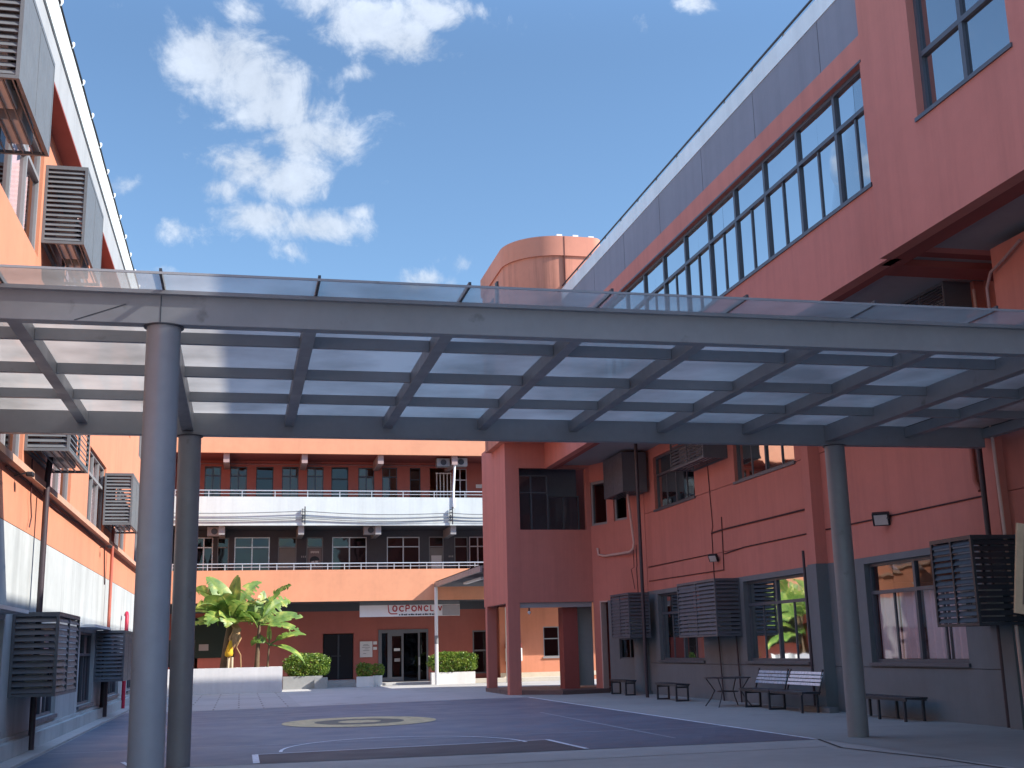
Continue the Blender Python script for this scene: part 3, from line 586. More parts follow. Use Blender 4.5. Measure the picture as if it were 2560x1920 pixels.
pipe('drain_pipe', 'pinkish pipe down the wall right of the black one', [(XR-.30, 18.9, 8.0), (XR-.30, 18.85, 5.5), (XR-.30, 18.8, 3.5), (XR-.30, 18.75, 0)], .032, PIPEP)
pipe('conduit', 'pale curved conduit hooking over the boxed wall above the canopy', [(12.22, 16.0, 7.9), (12.22, 16.5, 7.72), (12.22, 16.85, 7.62), (12.24, 17.02, 7.4), (12.24, 17.02, 5.9)], .026, mat('pale_conduit', (.34, .22, .22), .5), seg=10)
pipe('cable', 'thin level cable on the right wall either side of the round floodlight', [(XR-.02, 26.0, 4.2), (XR-.02, 23.3, 4.2), (XR-.02, 19.6, 4.2)], .016, CABLE, seg=6)
def floodlight(label, x, y, z, turn, s=1.0):
    t = thing('floodlight', label, 'floodlight', (x, y, z), 'floodlights on the right wall')
    M = Matrix.Translation((x-.16, y, z)) @ Matrix.Rotation(turn, 4, 'Z') @ Matrix.Rotation(math.radians(-30), 4, 'Y') @ Matrix.Scale(s, 4)
    MB().box(-.05, .05, -.16, .16, -.13, .13).xf(M).build('housing', RUBBER, t, bevel=.02)
    MB().box(-.06, -.051, -.12, .12, -.10, .10).xf(M).build('lens', ACW, t)
    b = MB(); b.bar((x, y, z), (x-.12, y, z), .05, .03); b.bar((x-.10, y-.17*s, z), (x-.10, y+.17*s, z), .03, .02); b.build('bracket', STEELD, t)
floodlight('black floodlight with a lit-looking pale face, right of the far canopy column', XR, 23.2, 4.15, .9, 1.15)
floodlight('small black floodlight above the cage over the folding table', XR, 32.75, 4.05, .7, .9)


# ================================================================== stair tower between the blocks
tw = thing('stair_tower', 'terracotta stair tower with rounded top standing between the right block and the rear block', 'tower', (11, 44, 0))
b = MB(); b.wall('y', 42.0, 42.25, 9.3, 12.5, 3.2, 9.3, [(9.82, 12.36, 5.81, 8.08)]); b.wall('x', 9.3, 9.5, 42.25, 46.3, 3.2, 9.3); b.box(9.5, 13.6, 46.1, 46.3, 3.2, 9.3); b.build('wall', RED, tw)
b = MB(); b.box(9.5, 13.4, 42.25, 46.1, 3.3, 3.5); b.build('floor_slab', SOFF, tw)
b = MB(); b.box(9.5, 12.45, 43.6, 43.75, 5.0, 9.2); b.box(9.5, 9.52, 42.25, 43.6, 5.0, 9.2); b.box(9.5, 12.5, 42.25, 43.6, 5.0, 5.2); b.build('landing_wall', mat('slate_wall', (.15, .175, .21), .7, .06, 1), tw)
window(tw, 'y', 42.55, 9.62, 11.05, 5.4, 7.9, -1, FRAME, GL, mull=(10.4,), trans=(7.24,), rec=.02, fw=.05)
window(tw, 'y', 43.1, 11.2, 12.4, 5.3, 7.2, -1, FRAME, GL, mull=(11.78,), rec=.02, fw=.05)
b = MB(); b.box(9.38, 12.44, 42.06, 42.22, 3.02, 3.199); b.build('lintel', SOFF, tw)
b = MB(); b.box(9.3, 9.74, 42.0, 42.36, 0, 3.199); b.build('column', RED, tw)
b = MB(); b.box(9.3, 9.66, 45.75, 46.1, .15, 3.199); b.build('column', RED, tw)
b = MB(); b.box(11.40, 11.95, 42.3, 42.95, .15, 3.02); b.build('pier', MAROON, tw)
b = MB(); b.box(11.951, 12.7, 42.97, 43.05, .22, 3.2); b.build('door', mat('door_greige', (.52, .47, .44), .6, .05, 1), tw)
b = MB(); b.box(9.30, 13.4, 42.37, 46.3, 0, .15); b.prism([(9.745, 42.02), (10.9, 40.75), (12.75, 41.2), (12.45, 42.365), (9.745, 42.365)], 0, .149); b.build('floor', mat('red_brown_floor', (.13, .085, .08), .5, .1, 2), tw)
t = thing('wall_light', 'small round white lamp under the stair tower lintel', 'lamp', (10.1, 42.3, 2.9), None)
MB().tube([(10.1, 42.1, 3.01), (10.1, 42.1, 2.9)], [.03, .03], 8).build('stem', STEELD, t); MB().tube([(10.1, 42.1, 2.9), (10.1, 42.1, 2.86), (10.1, 42.1, 2.78)], [.03, .07, .02], 12).build('globe', WHITEP, t)
pl = []
def arc(cx, cy, rx, ry, a0, a1, n): return [(cx+rx*math.cos(math.radians(a0+(a1-a0)*k/n)), cy+ry*math.sin(math.radians(a0+(a1-a0)*k/n))) for k in range(n+1)]
pl = arc(10.95, 40.7, 1.95, 1.9, 180, 270, 22)+arc(12.0, 39.2, .4, .4, 270, 360, 6)+[(12.4, 44.4), (9.0, 44.4)]
DRUM = mat('drum_render', (.60, .235, .15), .85, .06, .6, streak=.5, bump=.25); DRUMP = mat('drum_parapet_render', (.60, .235, .15), .85, .05, .6, streak=.15, bump=.25)
def offs(P, d):
    c = (10.7, 41.6); return [(c[0]+(x-c[0])*(1+d/1.7), c[1]+(y-c[1])*(1+d/2.8)) for x, y in P]
MB().prism(offs(pl, -.06), 9.0, 15.27, True).build('drum_wall', DRUM, tw)
MB().prism(pl, 15.271, 16.0, True).build('drum_parapet', DRUMP, tw)
b = MB(); b.box(10.94, 10.965, 38.785, 38.9, 9.0, 15.99); b.build('seam', mat('seam_dark', (.14, .045, .035), .9), tw)
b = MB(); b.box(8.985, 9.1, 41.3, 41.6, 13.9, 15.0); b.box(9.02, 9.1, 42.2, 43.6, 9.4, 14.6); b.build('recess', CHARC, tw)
for k, (x, y) in enumerate(((10.8, 38.85), (11.4, 38.85), (12.0, 38.9))): MB().box(x-.10, x+.10, y, y+.2, 16.001, 16.08).build('roof_cap', WHITEP, tw)

# ================================================================== rear block across the court
fb = thing('corridor_block', 'orange and white rear block with open corridors, facing the court', 'building', (4, 60, 0))
XA, XZ = -3.4, 24.0; FY, BY = 57.85, 60.4
b = MB()
b.box(XA, XZ, FY, FY+.15, 4.0, 5.5); b.box(XA, XZ, FY, FY+.15, 11.12, 12.7); b.build('parapet', REDD, fb, label='orange balcony band')
b = MB(); b.box(XA, XZ, FY, FY+.15, 7.62, 9.0); b.box(XA, XZ, FY-.03, FY-.001, 7.62, 7.72); b.build('parapet', WHITE, fb, label='white balcony band')
b = MB(); b.box(XA, XZ, FY+.15, BY, 4.0, 4.2); b.build('floor_slab', CHARC, fb)
b = MB(); b.box(XA, XZ, FY+.15, BY, 7.62, 7.85); b.build('floor_slab', CHARC, fb)
b = MB(); b.box(XA, XZ, FY+.15, BY, 11.13, 11.4); b.box(XA, XZ, FY, BY+8, 12.701, 12.8); b.build('roof_slab', MAROON, fb)
d1 = [(3.97, 5.48, .31, 2.53), (6.71, 9.22, .14, 2.67), (11.49, 12.6, .41, 2.55), (-2.9, -2.0, .3, 2.6)]
w2 = [(-2.32, -1.44, 5.0, 7.3), (-1.23, -.67, 4.2, 7.28), (-.41, 1.3, 5.0, 7.3), (1.71, 2.62, 4.2, 7.29), (3.11, 3.93, 4.2, 7.29), (4.38, 6.12, 5.0, 7.3), (7.14, 8.82, 5.0, 7.3), (9.3, 10.07, 4.2, 7.31), (10.62, 11.33, 4.2, 7.29), (11.4, 12.3, 5.0, 7.3)]
w3 = [(-1.95, -1.15, 8.9, 10.84), (-.71, .11, 8.9, 10.84), (.56, 1.41, 7.9, 10.84), (1.84, 2.66, 8.9, 10.86), (3.09, 3.91, 8.9, 10.86), (4.31, 5.17, 7.9, 10.86), (5.68, 6.5, 8.9, 10.84), (6.9, 7.68, 8.9, 10.86), (8.33, 8.89, 7.9, 10.86), (9.38, 10.5, 7.9, 10.86), (10.64, 11.33, 8.3, 10.85)]
REDI = mat('inner_terracotta_shade', (.45, .145, .115), .85, .05, .7, streak=.1)  # terracotta darkened to put the deep corridor shade into the colour
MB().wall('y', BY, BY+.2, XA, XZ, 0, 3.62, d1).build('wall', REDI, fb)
MB().wall('y', 59.4, 59.6, 12.7, XZ, 0, 3.999, [(14.95, 16.3, 1.15, 2.65)]).build('wall', REDL, fb, label='orange ground wall seen past the tower')
MB().box(12.7, XZ, 59.38, 59.399, .2, .42).build('skirting', mat('cream_base', (.6, .52, .4), .8), fb)
MB().box(XA, 12.69, BY-.12, BY+.2, 3.621, 3.999).build('beam', CHARC, fb)
MB().wall('y', BY, BY+.2, XA, XZ, 4.2, 7.62, w2).build('wall', CHARC, fb, label='charcoal middle corridor wall')
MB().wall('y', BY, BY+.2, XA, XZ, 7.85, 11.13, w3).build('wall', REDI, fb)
b = MB(); b.box(XA, XZ, BY+8, BY+8.2, 0, 12.7); b.box(XA-.2, XA, FY, BY+8, 0, 12.7); b.box(XZ, XZ+.2, FY, BY+8, 0, 12.7); b.build('end_wall', REDD, fb)
BP = mat('beam_pinkish', (.42, .30, .28), .85, .08, 2)
for k in range(0, 5):
    x = -.88+k*3.72; MB().box(x-.14, x+.14, FY+.16, BY-.01, 10.68, 11.129).build('ceiling_beam', BP, fb)
    x = -1.0+k*3.72; MB().box(x-.14, x+.14, FY+.16, BY-.13, 7.2, 7.619).build('ceiling_beam', SOFF, fb)
for a, c, z, w in w2:
    if z == 5.0: window(fb, 'y', BY, a, c, z, w, -1, ALU, GL_DK, mull=((a+c)/2,), trans=(6.8,), rec=.02, fw=.05)
    else: window(fb, 'y', BY, a, c, z, w, -1, FRAMEL, GL_DK, trans=(6.8,), rec=.03, fw=.05, name='door')
for k, (a, c, z, w) in enumerate(w3[:-1]):
    if z == 8.9: window(fb, 'y', BY, a, c, z, w, -1, FRAME, GL, mull=((a+c)/2,), trans=(10.38,), rec=.04, fw=.045)
    elif k != 9: window(fb, 'y', BY, a, c, z, w, -1, STEELD, GL_DK, trans=(10.25,), rec=.04, fw=.05, name='door')
window(fb, 'y', BY, 10.64, 11.33, 8.3, 10.85, -1, ALU, GL_DK, mull=(10.97,), trans=(10.25,), rec=.02, fw=.05)
DG = mat('door_grey', (.24, .235, .22), .6, .06, 2)
MB().box(1.77, 2.56, BY+.02, BY+.04, 4.25, 6.75).build('door_leaf', DG, fb)
MB().box(3.17, 3.87, BY+.02, BY+.04, 4.25, 6.75).build('door_leaf', mat('door_mauve', (.17, .15, .15), .6), fb)
MB().box(9.36, 10.01, BY+.02, BY+.04, 4.25, 6.75).build('door_leaf', DG, fb)
MB().box(9.42, 9.95, BY+.008, BY+.019, 4.9, 6.35).build('door_panel', WHITEP, fb)
MB().box(11.8, 12.2, BY-.03, BY-.005, 9.83, 10.02).build('plaque', WHITEP, fb)
# posters and number marks
t = thing('door_poster', 'poster with a dark round shape on the grey door of the middle corridor', 'poster', (3.5, BY, 6.0))
MB().box(3.22, 3.83, BY+.005, BY+.018, 5.2, 6.72).build('sheet', mat('poster_mauve', (.24, .20, .20), .6), t)
b = MB()
for k in range(9):
    a = math.pi*k/8; b.add([(3.52+.24*math.cos(a), BY-.002, 6.15+.2*math.sin(a)), (3.52+.24*math.cos(a+.39), BY-.002, 6.15+.2*math.sin(a+.39)), (3.52, BY-.002, 6.12)], [(0, 1, 2)])
b.build('dark_shape', RUBBER, t)
b = MB(); b.box(3.36, 3.5, BY-.002, BY+.004, 5.98, 6.12); b.box(3.54, 3.68, BY-.002, BY+.004, 5.98, 6.12); b.box(3.48, 3.56, BY-.003, BY+.003, 5.85, 6.05); b.build('pale_shape', WHITEP, t)
b = MB()
for k in range(7): b.box(3.32+k*.06, 3.365+k*.06, BY-.002, BY+.004, 6.5+.02*(k % 2), 6.6)
b.build('lettering', WHITEP, t)
for x, z in ((2.85, 6.28), (10.32, 6.25)):
    b = MB()
    for k in range(3): b.box(x+k*.09, x+k*.09+.05, BY-.012, BY-.002, z, z+.09)
    tag(b.build('number_plate', mat('pale_number', (.4, .4, .4), .6)), 'small pale number beside the %s door of the middle corridor' % ('grey' if x < 5 else 'white panelled'), 'number plate', 'door numbers')
# entrance and ground floor doors
b = MB(); b.box(4.0, 5.45, BY+.03, BY+.08, .33, 2.5); b.build('door', DARK, fb, label='dark double door')
b = MB(); b.box(4.7, 4.78, BY+.0, BY+.03, .33, 2.5); b.box(4.4, 4.85, BY-.005, BY+.029, 1.42, 1.47); b.build('door_frame', STEELD, fb)
ef = mat('entrance_grey', (.16, .165, .18), .6, .05, 2)
b = MB(); b.wall('y', BY-.04, BY+.1, 6.71, 9.22, .14, 2.67, [(6.88, 7.17, .34, 2.5), (7.39, 7.87, .36, 2.35), (7.97, 8.71, .15, 2.48), (8.8, 9.13, .19, 2.51)]); ent = b.build('entrance_frame', ef, fb)
MB().box(6.88, 9.13, BY+.06, BY+.08, .15, 2.5).build('pane', GL_DK, ent)
b = MB(); b.box(7.50, 7.80, BY+.03, BY+.05, 1.62, 1.75); b.build('notice', WHITEP, ent)
b = MB(); b.box(7.52, 7.80, BY+.03, BY+.05, 1.10, 1.26); b.build('notice', SOFF, ent)
MB().box(8.72, 8.79, BY-.10, BY-.05, .9, 1.3).build('handle', ALU, ent)
window(fb, 'y', BY, 11.49, 12.6, .41, 2.55, -1, ef, GL_DK, trans=(1.55,), rec=.0, fw=.08)
window(fb, 'y', 59.4, 14.95, 16.3, 1.15, 2.65, -1, FRAMEL, GL_DK, mull=(15.75,), trans=(2.05,), rec=.02, fw=.05, sill=.06)
b = MB(); b.box(3.9, 5.5, 59.3, BY-.001, 0, .30); b.box(3.9, 5.5, 58.9, 59.3, 0, .15); b.build('step', PAVE, fb, bevel=.01)
b = MB(); b.box(6.0, 9.6, 58.9, BY-.05, 0, .12); b.build('step', mat('pale_step', (.55, .54, .52), .7), fb, bevel=.01)
b = MB(); b.box(9.6, 17, 58.6, 59.379, 0, .20); b.build('step', mat('cream_step', (.55, .50, .42), .7), fb, bevel=.01)
# railings on the balcony bands
def railing(z, top, step):
    b = MB(); b.tube([(XA, FY+.07, top), (12.2, FY+.07, top)], .03, 8); b.tube([(XA, FY+.07, (z+top)/2), (12.2, FY+.07, (z+top)/2)], .018, 6)
    x = XA+.2
    while x < 12.2: b.box(x-.02, x+.02, FY+.05, FY+.09, z, top); x += step
    return b
railing(9.0, 9.30, 1.55).build('railing', ALU, fb); railing(5.5, 5.80, .80).build('railing', ALU, fb)
# corridor things
gt = thing('steel_gate', 'white barred gate standing open in the top corridor of the rear block', 'gate', (10, 60.2, 9))
b = MB()
for k in range(5): b.box(9.70+k*.185, 9.75+k*.185, BY-.08, BY-.03, 7.86, 10.55)
b.build('bars', WHITEP, gt); b = MB(); b.box(9.66, 10.5, BY-.09, BY-.02, 10.55, 10.61); b.box(9.66, 10.5, BY-.09, BY-.02, 9.2, 9.25); b.build('frame', WHITEP, gt)
pipe('drain_pipe', 'white pipe rising out of the white band beside the corridor gate', [(10.15, FY-.03, 8.5), (10.15, FY-.03, 9.1), (10.2, FY+.2, 9.4), (10.3, FY+.3, 10.8), (10.36, FY+.35, 11.1)], .06, WHITEP)
for i, x in enumerate((2.78, 9.98)):
    t = thing('cable_bracket', ['dark ladder bracket on the white band above the mauve door', 'dark ladder bracket on the white band at its right end'][i], 'bracket', (x, FY, 7.7), 'cable brackets on the white band')
    b = MB(); b.box(x-.05, x-.02, FY-.13, FY-.10, 7.75, 8.42)
    b.build('rail', STEELD, t); MB().box(x+.07, x+.12, FY-.15, FY-.09, 7.66, 8.52).build('rail', STEELD, t)
    b = MB()
    for k in range(5): b.box(x-.05, x+.10, FY-.12, FY-.09, 7.82+k*.14, 7.84+k*.14)
    b.build('rungs', STEELD, t)
    MB().box(x-.02, x+.02, FY-.10, FY-.031, 7.9, 8.1).build('fixing', STEELD, t)
def sag(x0, x1, z0, z1, d, n=14): return [(x0+(x1-x0)*k/n, FY-.10, z0+(z1-z0)*k/n-d*math.sin(math.pi*k/n)) for k in range(n+1)]
cg = mat('grey_cable', (.20, .21, .22), .7)
for i, (za, zb, zc) in enumerate(((8.28, 8.30, 8.22), (8.05, 8.02, 8.05), (7.93, 7.96, 7.9))):
    pipe('cable', ['uppermost', 'middle', 'lowest'][i]+' grey cable sagging along the white band of the rear block', sag(XA, 2.8, za-.08, zb, .05)[:-1]+sag(2.8, 10.0, zb, zc, .12)[:-1]+sag(10.0, 12, zc, zc-.06, .03), .022, cg, group='cables along the white band', seg=6)
pipe('conduit', 'pinkish conduit along the top of the upper corridor wall', [(XA, BY-.04, 10.97), (9.7, BY-.04, 10.97)], .03, mat('dusty_conduit', (.35, .2, .2), .7), seg=6)
# corridor outdoor units
for i, (x, z) in enumerate(((9.75, 10.65), (10.65, 10.68), (-1.35, 7.2), (6.1, 7.25))):
    t = thing('condenser', ['grey unit hung under the roof beside the white pipe', 'grey unit hung under the roof right of the white pipe', 'grey unit hung in the middle corridor at its left end', 'grey unit hung under the white band near the middle'][i], 'air conditioner', (x, 58.6, z), 'units hung in the corridors')
    MB().box(x-.33, x+.33, 58.3, 58.75, z-.02, z+.40).build('casing', SOFF if i else FRAMEL, t, bevel=.02); MB().tube([(x, 58.295, z+.19), (x, 58.28, z+.19)], .15, 16).build('fan_grille', STEELD, t)
# sign board over the entrance
t = thing('sign_board', 'long white sign with red lettering hanging over the entrance of the rear block', 'sign', (8, 58.3, 3.6))
MB().box(5.58, 10.48, 58.30, 58.38, 3.25, 3.80).build('board', WHITEP, t)
MB().box(5.58, 10.48, 58.30, 58.39, 3.801, 3.99).build('top_rail', GREYW, t)
sr = mat('sign_red', (.42, .03, .03), .5); b = MB(); yy = 58.288
def glyph(pts, w=.05): 
    for p, q in zip(pts, pts[1:]): b.bar((p[0], yy, p[1]), (q[0], yy, q[1]), .012, w, up=(0, 0, 1)) if abs(p[0]-q[0]) > abs(p[1]-q[1]) else b.bar((p[0], yy, p[1]), (q[0], yy, q[1]), .012, w, up=(1, 0, 0))
glyph([(6.95, 3.80), (6.99, 3.45), (7.10, 3.38), (7.40, 3.38)], .045)
def circ(cx, cz, rx, rz, a0=0, a1=360, w=.06):
    glyph([(cx+rx*math.cos(math.radians(a0+(a1-a0)*k/14)), cz+rz*math.sin(math.radians(a0+(a1-a0)*k/14))) for k in range(15)], w)
circ(7.28, 3.63, .10, .13); circ(7.62, 3.62, .11, .12, 40, 320); glyph([(7.82, 3.48), (7.82, 3.77), (7.98, 3.77), (7.98, 3.62), (7.82, 3.62)]); circ(8.22, 3.62, .11, .12)
glyph([(8.44, 3.5), (8.44, 3.77), (8.58, 3.5), (8.58, 3.77)]); circ(8.82, 3.62, .10, .12, 30, 330); glyph([(9.04, 3.77), (9.04, 3.5), (9.18, 3.5)]); glyph([(9.3, 3.5), (9.3, 3.72)]); glyph([(9.42, 3.72), (9.50, 3.5), (9.58, 3.72)])
b.build('lettering', sr, t)
b = MB()
for k in range(16): x = 7.48+k*.115; b.box(x, x+.06+.02*(k % 3), yy-.004, yy+.011, 3.30, 3.36+.015*(k % 2))
b.build('small_lettering', STEELD, t)
b = MB(); b.prism([(9.62, yy), (10.47, yy), (10.47, yy+.011), (9.62, yy+.011)], 3.27, 3.78); b.build('grey_panel', SOFF, t)
t = thing('notice_board', 'pale notice with grey lines on the wall left of the entrance', 'notice', (6.1, 60.3, 1.7))
MB().box(5.79, 6.41, 60.33, 60.36, 1.35, 2.12).build('sheet', WHITEP, t)
b = MB()
for z, x0, x1 in ((1.95, 5.97, 6.2), (1.90, 5.94, 6.26), (1.82, 5.9, 6.3), (1.74, 6.03, 6.22), (1.66, 5.95, 6.26), (1.52, 5.95, 6.1)): b.box(x0, x1, 60.322, 60.329, z, z+.025)
b.build('writing', SOFF, t)
for i, (z0, z1) in enumerate(((1.96, 2.11), (1.70, 1.84))):
    tag(MB().box(6.45, 6.64, 60.34, 60.36, z0, z1).build('notice', WHITEP), ['small white plate at the top right of the pale notice', 'small white plate halfway down beside the pale notice'][i], 'notice', 'small plates by the notice')
# covered walkway roof from the tower to the rear block
wk = thing('walkway_roof', 'dark sloping walkway roof on a white pole between the tower and rear block', 'roof', (9.3, 58, 0))
b = MB(); b.quad((9.15, 46.3, 4.86), (9.15, 57.8, 4.86), (12.9, 57.8, 5.10), (12.9, 46.3, 5.10)); b.quad((9.15, 46.3, 4.83), (12.9, 46.3, 5.07), (12.9, 57.8, 5.07), (9.15, 57.8, 4.83)); b.build('roof_sheet', STEEL, wk)
b = MB(); b.box(9.15, 9.25, 46.3, 57.8, 4.60, 4.829); b.build('edge_beam', STEEL, wk)
b = MB()
for y in (47.5, 50.9, 54.3, 57.6): b.box(9.26, 12.9, y-.05, y+.05, 4.62, 4.82)
b.build('cross_beam', STEEL, wk)
b = MB(); b.tube([(9.22, 57.75, 0), (9.22, 57.75, 4.6)], .085, 14); b.build('pole', WHITEP, wk); MB().tube([(9.22, 57.75, 1.9), (9.22, 57.75, 2.3)], .095, 14).build('collar', STEEL, wk)
MB().box(9.8, 10.0, 49.5, 53.5, 4.50, 4.58).build('tube_light', WHITEP, wk)
tag(MB().box(12.62, 12.82, 57.5, 57.7, 0, 3.9).build('post', WHITEP), 'white post seen past the red columns of the tower', 'post')
t = thing('wall_basin', 'white box hanging on the wall behind the tower column', 'box', (13.9, 58.8, 1.6))
MB().box(12.95, 13.75, 59.0, 59.39, .98, 1.62).build('casing', WHITEP, t, bevel=.03); MB().box(12.95, 13.75, 59.05, 59.39, 1.64, 1.85).build('cover', MAROON, t)
MB().box(12.98, 13.6, 59.0, 59.36, .80, .97).build('tray', MAROON, t); MB().box(13.2, 13.5, 59.1, 59.39, .70, .79).build('bracket', STEELD, t)

# ================================================================== planting
def planter(label, pts, z, m, group=None):
    b = MB(); n = len(pts); c = (sum(p[0] for p in pts)/n, sum(p[1] for p in pts)/n)
    inn = [(c[0]+(x-c[0])*.93, c[1]+(y-c[1])*.80) for x, y in pts]
    vs = [(x, y, 0) for x, y in pts]+[(x, y, z) for x, y in pts]+[(x, y, z) for x, y in inn]+[(x, y, z-.12) for x, y in inn]
    fs = []
    for i in range(n):
        j = (i+1) % n; fs += [(i, j, n+j, n+i), (n+i, n+j, 2*n+j, 2*n+i), (2*n+i, 2*n+j, 3*n+j, 3*n+i)]
    t = thing('planter', label, 'planter', (c[0], c[1], 0), group)
    b.add(vs, fs); b.build('trough', m, t, bevel=.008); MB().add([(x, y, z-.10) for x, y in inn], [tuple(range(n))]).build('soil', SOIL, t); return t
PLW = mat('planter_white', (.72, .71, .69), .75, .05, 1, streak=.12); PLG = mat('planter_grey', (.33, .33, .32), .8, .1, 1.5)
planter('long white planter wall holding the banana plants', [(-3.3, 53.5), (1.80, 53.5), (1.80, 55.2), (-3.3, 55.2)], 1.07, PLW)
planter('low grey planter under the left clipped hedge', [(1.95, 57.0), (3.75, 57.0), (3.75, 57.8), (1.95, 57.8)], .58, PLG)
planter('low grey planter under the bright right hedge', [(9.0, 58.0), (11.15, 58.0), (11.15, 58.5), (9.0, 58.5)], .56, PLW)
planter('small flared white planter left of the entrance step', [(5.36, 57.5), (6.16, 57.5), (6.05, 58.0), (5.5, 58.0)], .48, PLW)
planter('narrow white planter behind the small flared one', [(6.22, 58.2), (6.66, 58.2), (6.62, 58.6), (6.26, 58.6)], .50, PLW)
tag(MB().prism([(3.35, 56.75), (3.95, 56.75), (4.02, 57.35), (3.8, 57.35)], 0, .50).build('concrete_block', PLG, bevel=.02), 'leaning pale concrete block at the right end of the left hedge', 'block')
def leaf_cloud(b, cx, cy, cz, rx, ry, rz, n, s, p=3.0):
    for k in range(n):
        while True:
            x, y, z = (random.uniform(-1, 1) for _ in range(3)); r = (abs(x)**p+abs(y)**p+abs(z)**p)**(1/p)
            if .05 < r <= 1: break
        f = random.uniform(.80, 1.05)/r if random.random() < .8 else random.uniform(.5, 1)
        q = .06*math.sin(x*7+z*5)+.05*math.sin(z*9-x*3)
        P = Vector((cx+x*f*rx*(1+q), cy+y*f*ry*(1+q), cz+z*f*rz*(1+q)))
        d = Vector((random.gauss(0, 1), random.gauss(0, 1), random.gauss(0, .7))).normalized(); e = d.cross(Vector((random.gauss(0, 1), random.gauss(0, 1), random.gauss(0, 1)))).normalized()
        L_ = s*random.uniform(.7, 1.3); w = L_*.28
        b.add([P-d*L_/2, P+e*w+d*L_*.05, P+d*L_/2, P-e*w+d*L_*.05], [(0, 1, 2, 3)])
def hedge(label, cx, cy, cz, rx, ry, rz, n, s=.09, group='clipped hedges', name='hedge', cat='hedge'):
    t = thing(name, label, cat, (cx, cy, cz-rz), group); b = MB(); leaf_cloud(b, cx, cy, cz, rx, ry, rz, n, s); b.build('foliage', HLEAF, t)
    b = MB()
    for k in range(max(3, int(rx*4))):
        x = cx+random.uniform(-.75, .75)*rx; b.tube([(x, cy, cz-rz-.06), (x+random.uniform(-.1, .1), cy+random.uniform(-.1, .1), cz), (x+random.uniform(-.2, .2), cy, cz+rz*.6)], [.022, .014, .006], 6)
    b.build('stems', BSTEM, t); return t
hedge('rounded clipped hedge in the grey planter left of the dark door', 3.05, 57.4, 1.06, 1.02, .48, .52, 6500)
hedge('bright green clipped hedge behind the white pole right of the entrance', 10.1, 58.25, 1.03, 1.16, .36, .47, 6500)
hedge('small leafy shrub in the flared white planter', 5.75, 57.75, .78, .36, .30, .32, 900, .11, group='small shrubs', name='shrub', cat='shrub')
hedge('small dense shrub in the narrow planter behind the flared one', 6.45, 58.4, .76, .32, .26, .28, 900, .08, group='small shrubs', name='shrub', cat='shrub')

def banana_leaf(b, base, az, el, length, width, droop, twist=0, ragged=0.0, petiole=.22):
    """arching blade with a raised midrib; az from +x, el start angle"""
    width *= 1.5; n = 22; p = Vector(base); e = el; rows = []; d = Vector((math.cos(az), math.sin(az), 0)); step = length/n
    for k in range(n+1):
        t = k/n; dirv = d*math.cos(e)+Vector((0, 0, 1))*math.sin(e); side = Vector((-math.sin(az), math.cos(az), 0))
        up = side.cross(dirv)*-1; up = dirv.cross(side)*-1 if up.z < 0 else up
        side2 = (side*math.cos(twist)+up*math.sin(twist)).normalized()
        tt = max(0, (t-petiole)/(1-petiole)); w = width/2*(math.sin(math.pi*min(1, tt**.62))**.55 if 0 < tt < 1 else 0)
        w = max(w, .012); rows.append((p.copy(), side2, up, w, t)); p += dirv*step; e -= droop/n*(.4+1.6*t)
    for sgn in (-1, 1):
        for k in range(n):
            (p0, s0, u0, w0, t0), (p1, s1, u1, w1, t1) = rows[k], rows[k+1]
            if t0 >= petiole and random.random() < ragged: w0 = w1 = min(w0, w1)*random.uniform(.35, .95)
            lift = .30*math.sin(t0*6+sgn)*.2+.28
            a0 = p0+s0*sgn*w0*.55+u0*w0*lift*.7; a1 = p1+s1*sgn*w1*.55+u1*w1*lift*.7
            b0 = p0+s0*sgn*w0+u0*w0*lift*.45; b1 = p1+s1*sgn*w1+u1*w1*lift*.45
            if random.random() < ragged*.9 and t0 > petiole: 
                g_ = random.uniform(.05, .25); b0 = b0+(b1-b0)*g_; a0 = a0+(a1-a0)*g_*.6; b0 -= u0*w0*random.uniform(0, .5); b1 -= u1*w1*random.uniform(0, .5)
            vs = [p0, p1, a1, a0, b1, b0]; b.add(vs, [(0, 1, 2, 3), (3, 2, 4, 5)] if sgn > 0 else [(3, 2, 1, 0), (5, 4, 2, 3)], True)
    rib = [r[0]-r[2]*.01 for r in rows]; b.tube(rib, [.035*(1-.85*r[4])+.004 for r in rows], 5)
R = math.radians
def banana(label, x, y, z0, h, r, lean, leaves, stemcurve=0):
    t = thing('banana_plant', label, 'banana plant', (x, y, z0), 'banana plants in the white planter')
    top = Vector((x+lean, y, z0+h)); b = MB()
    b.tube([(x, y, z0), (x+lean*.2, y, z0+h*.3), (x+lean*.55, y, z0+h*.65), top, top+Vector((lean*.1, 0, .35))], [r*1.25, r*1.05, r*.85, r*.6, r*.2], 12); b.build('stem', BSTEM, t)
    for (az, el, ln, w, dr, rg) in leaves:
        lf = MB(); banana_leaf(lf, top+Vector((0, 0, -.05)), R(az), R(el), ln, w, R(dr), twist=random.choice((-1, 1))*random.uniform(.35, 1.05), ragged=rg); lf.build('leaf', BLEAF, t)
    return t
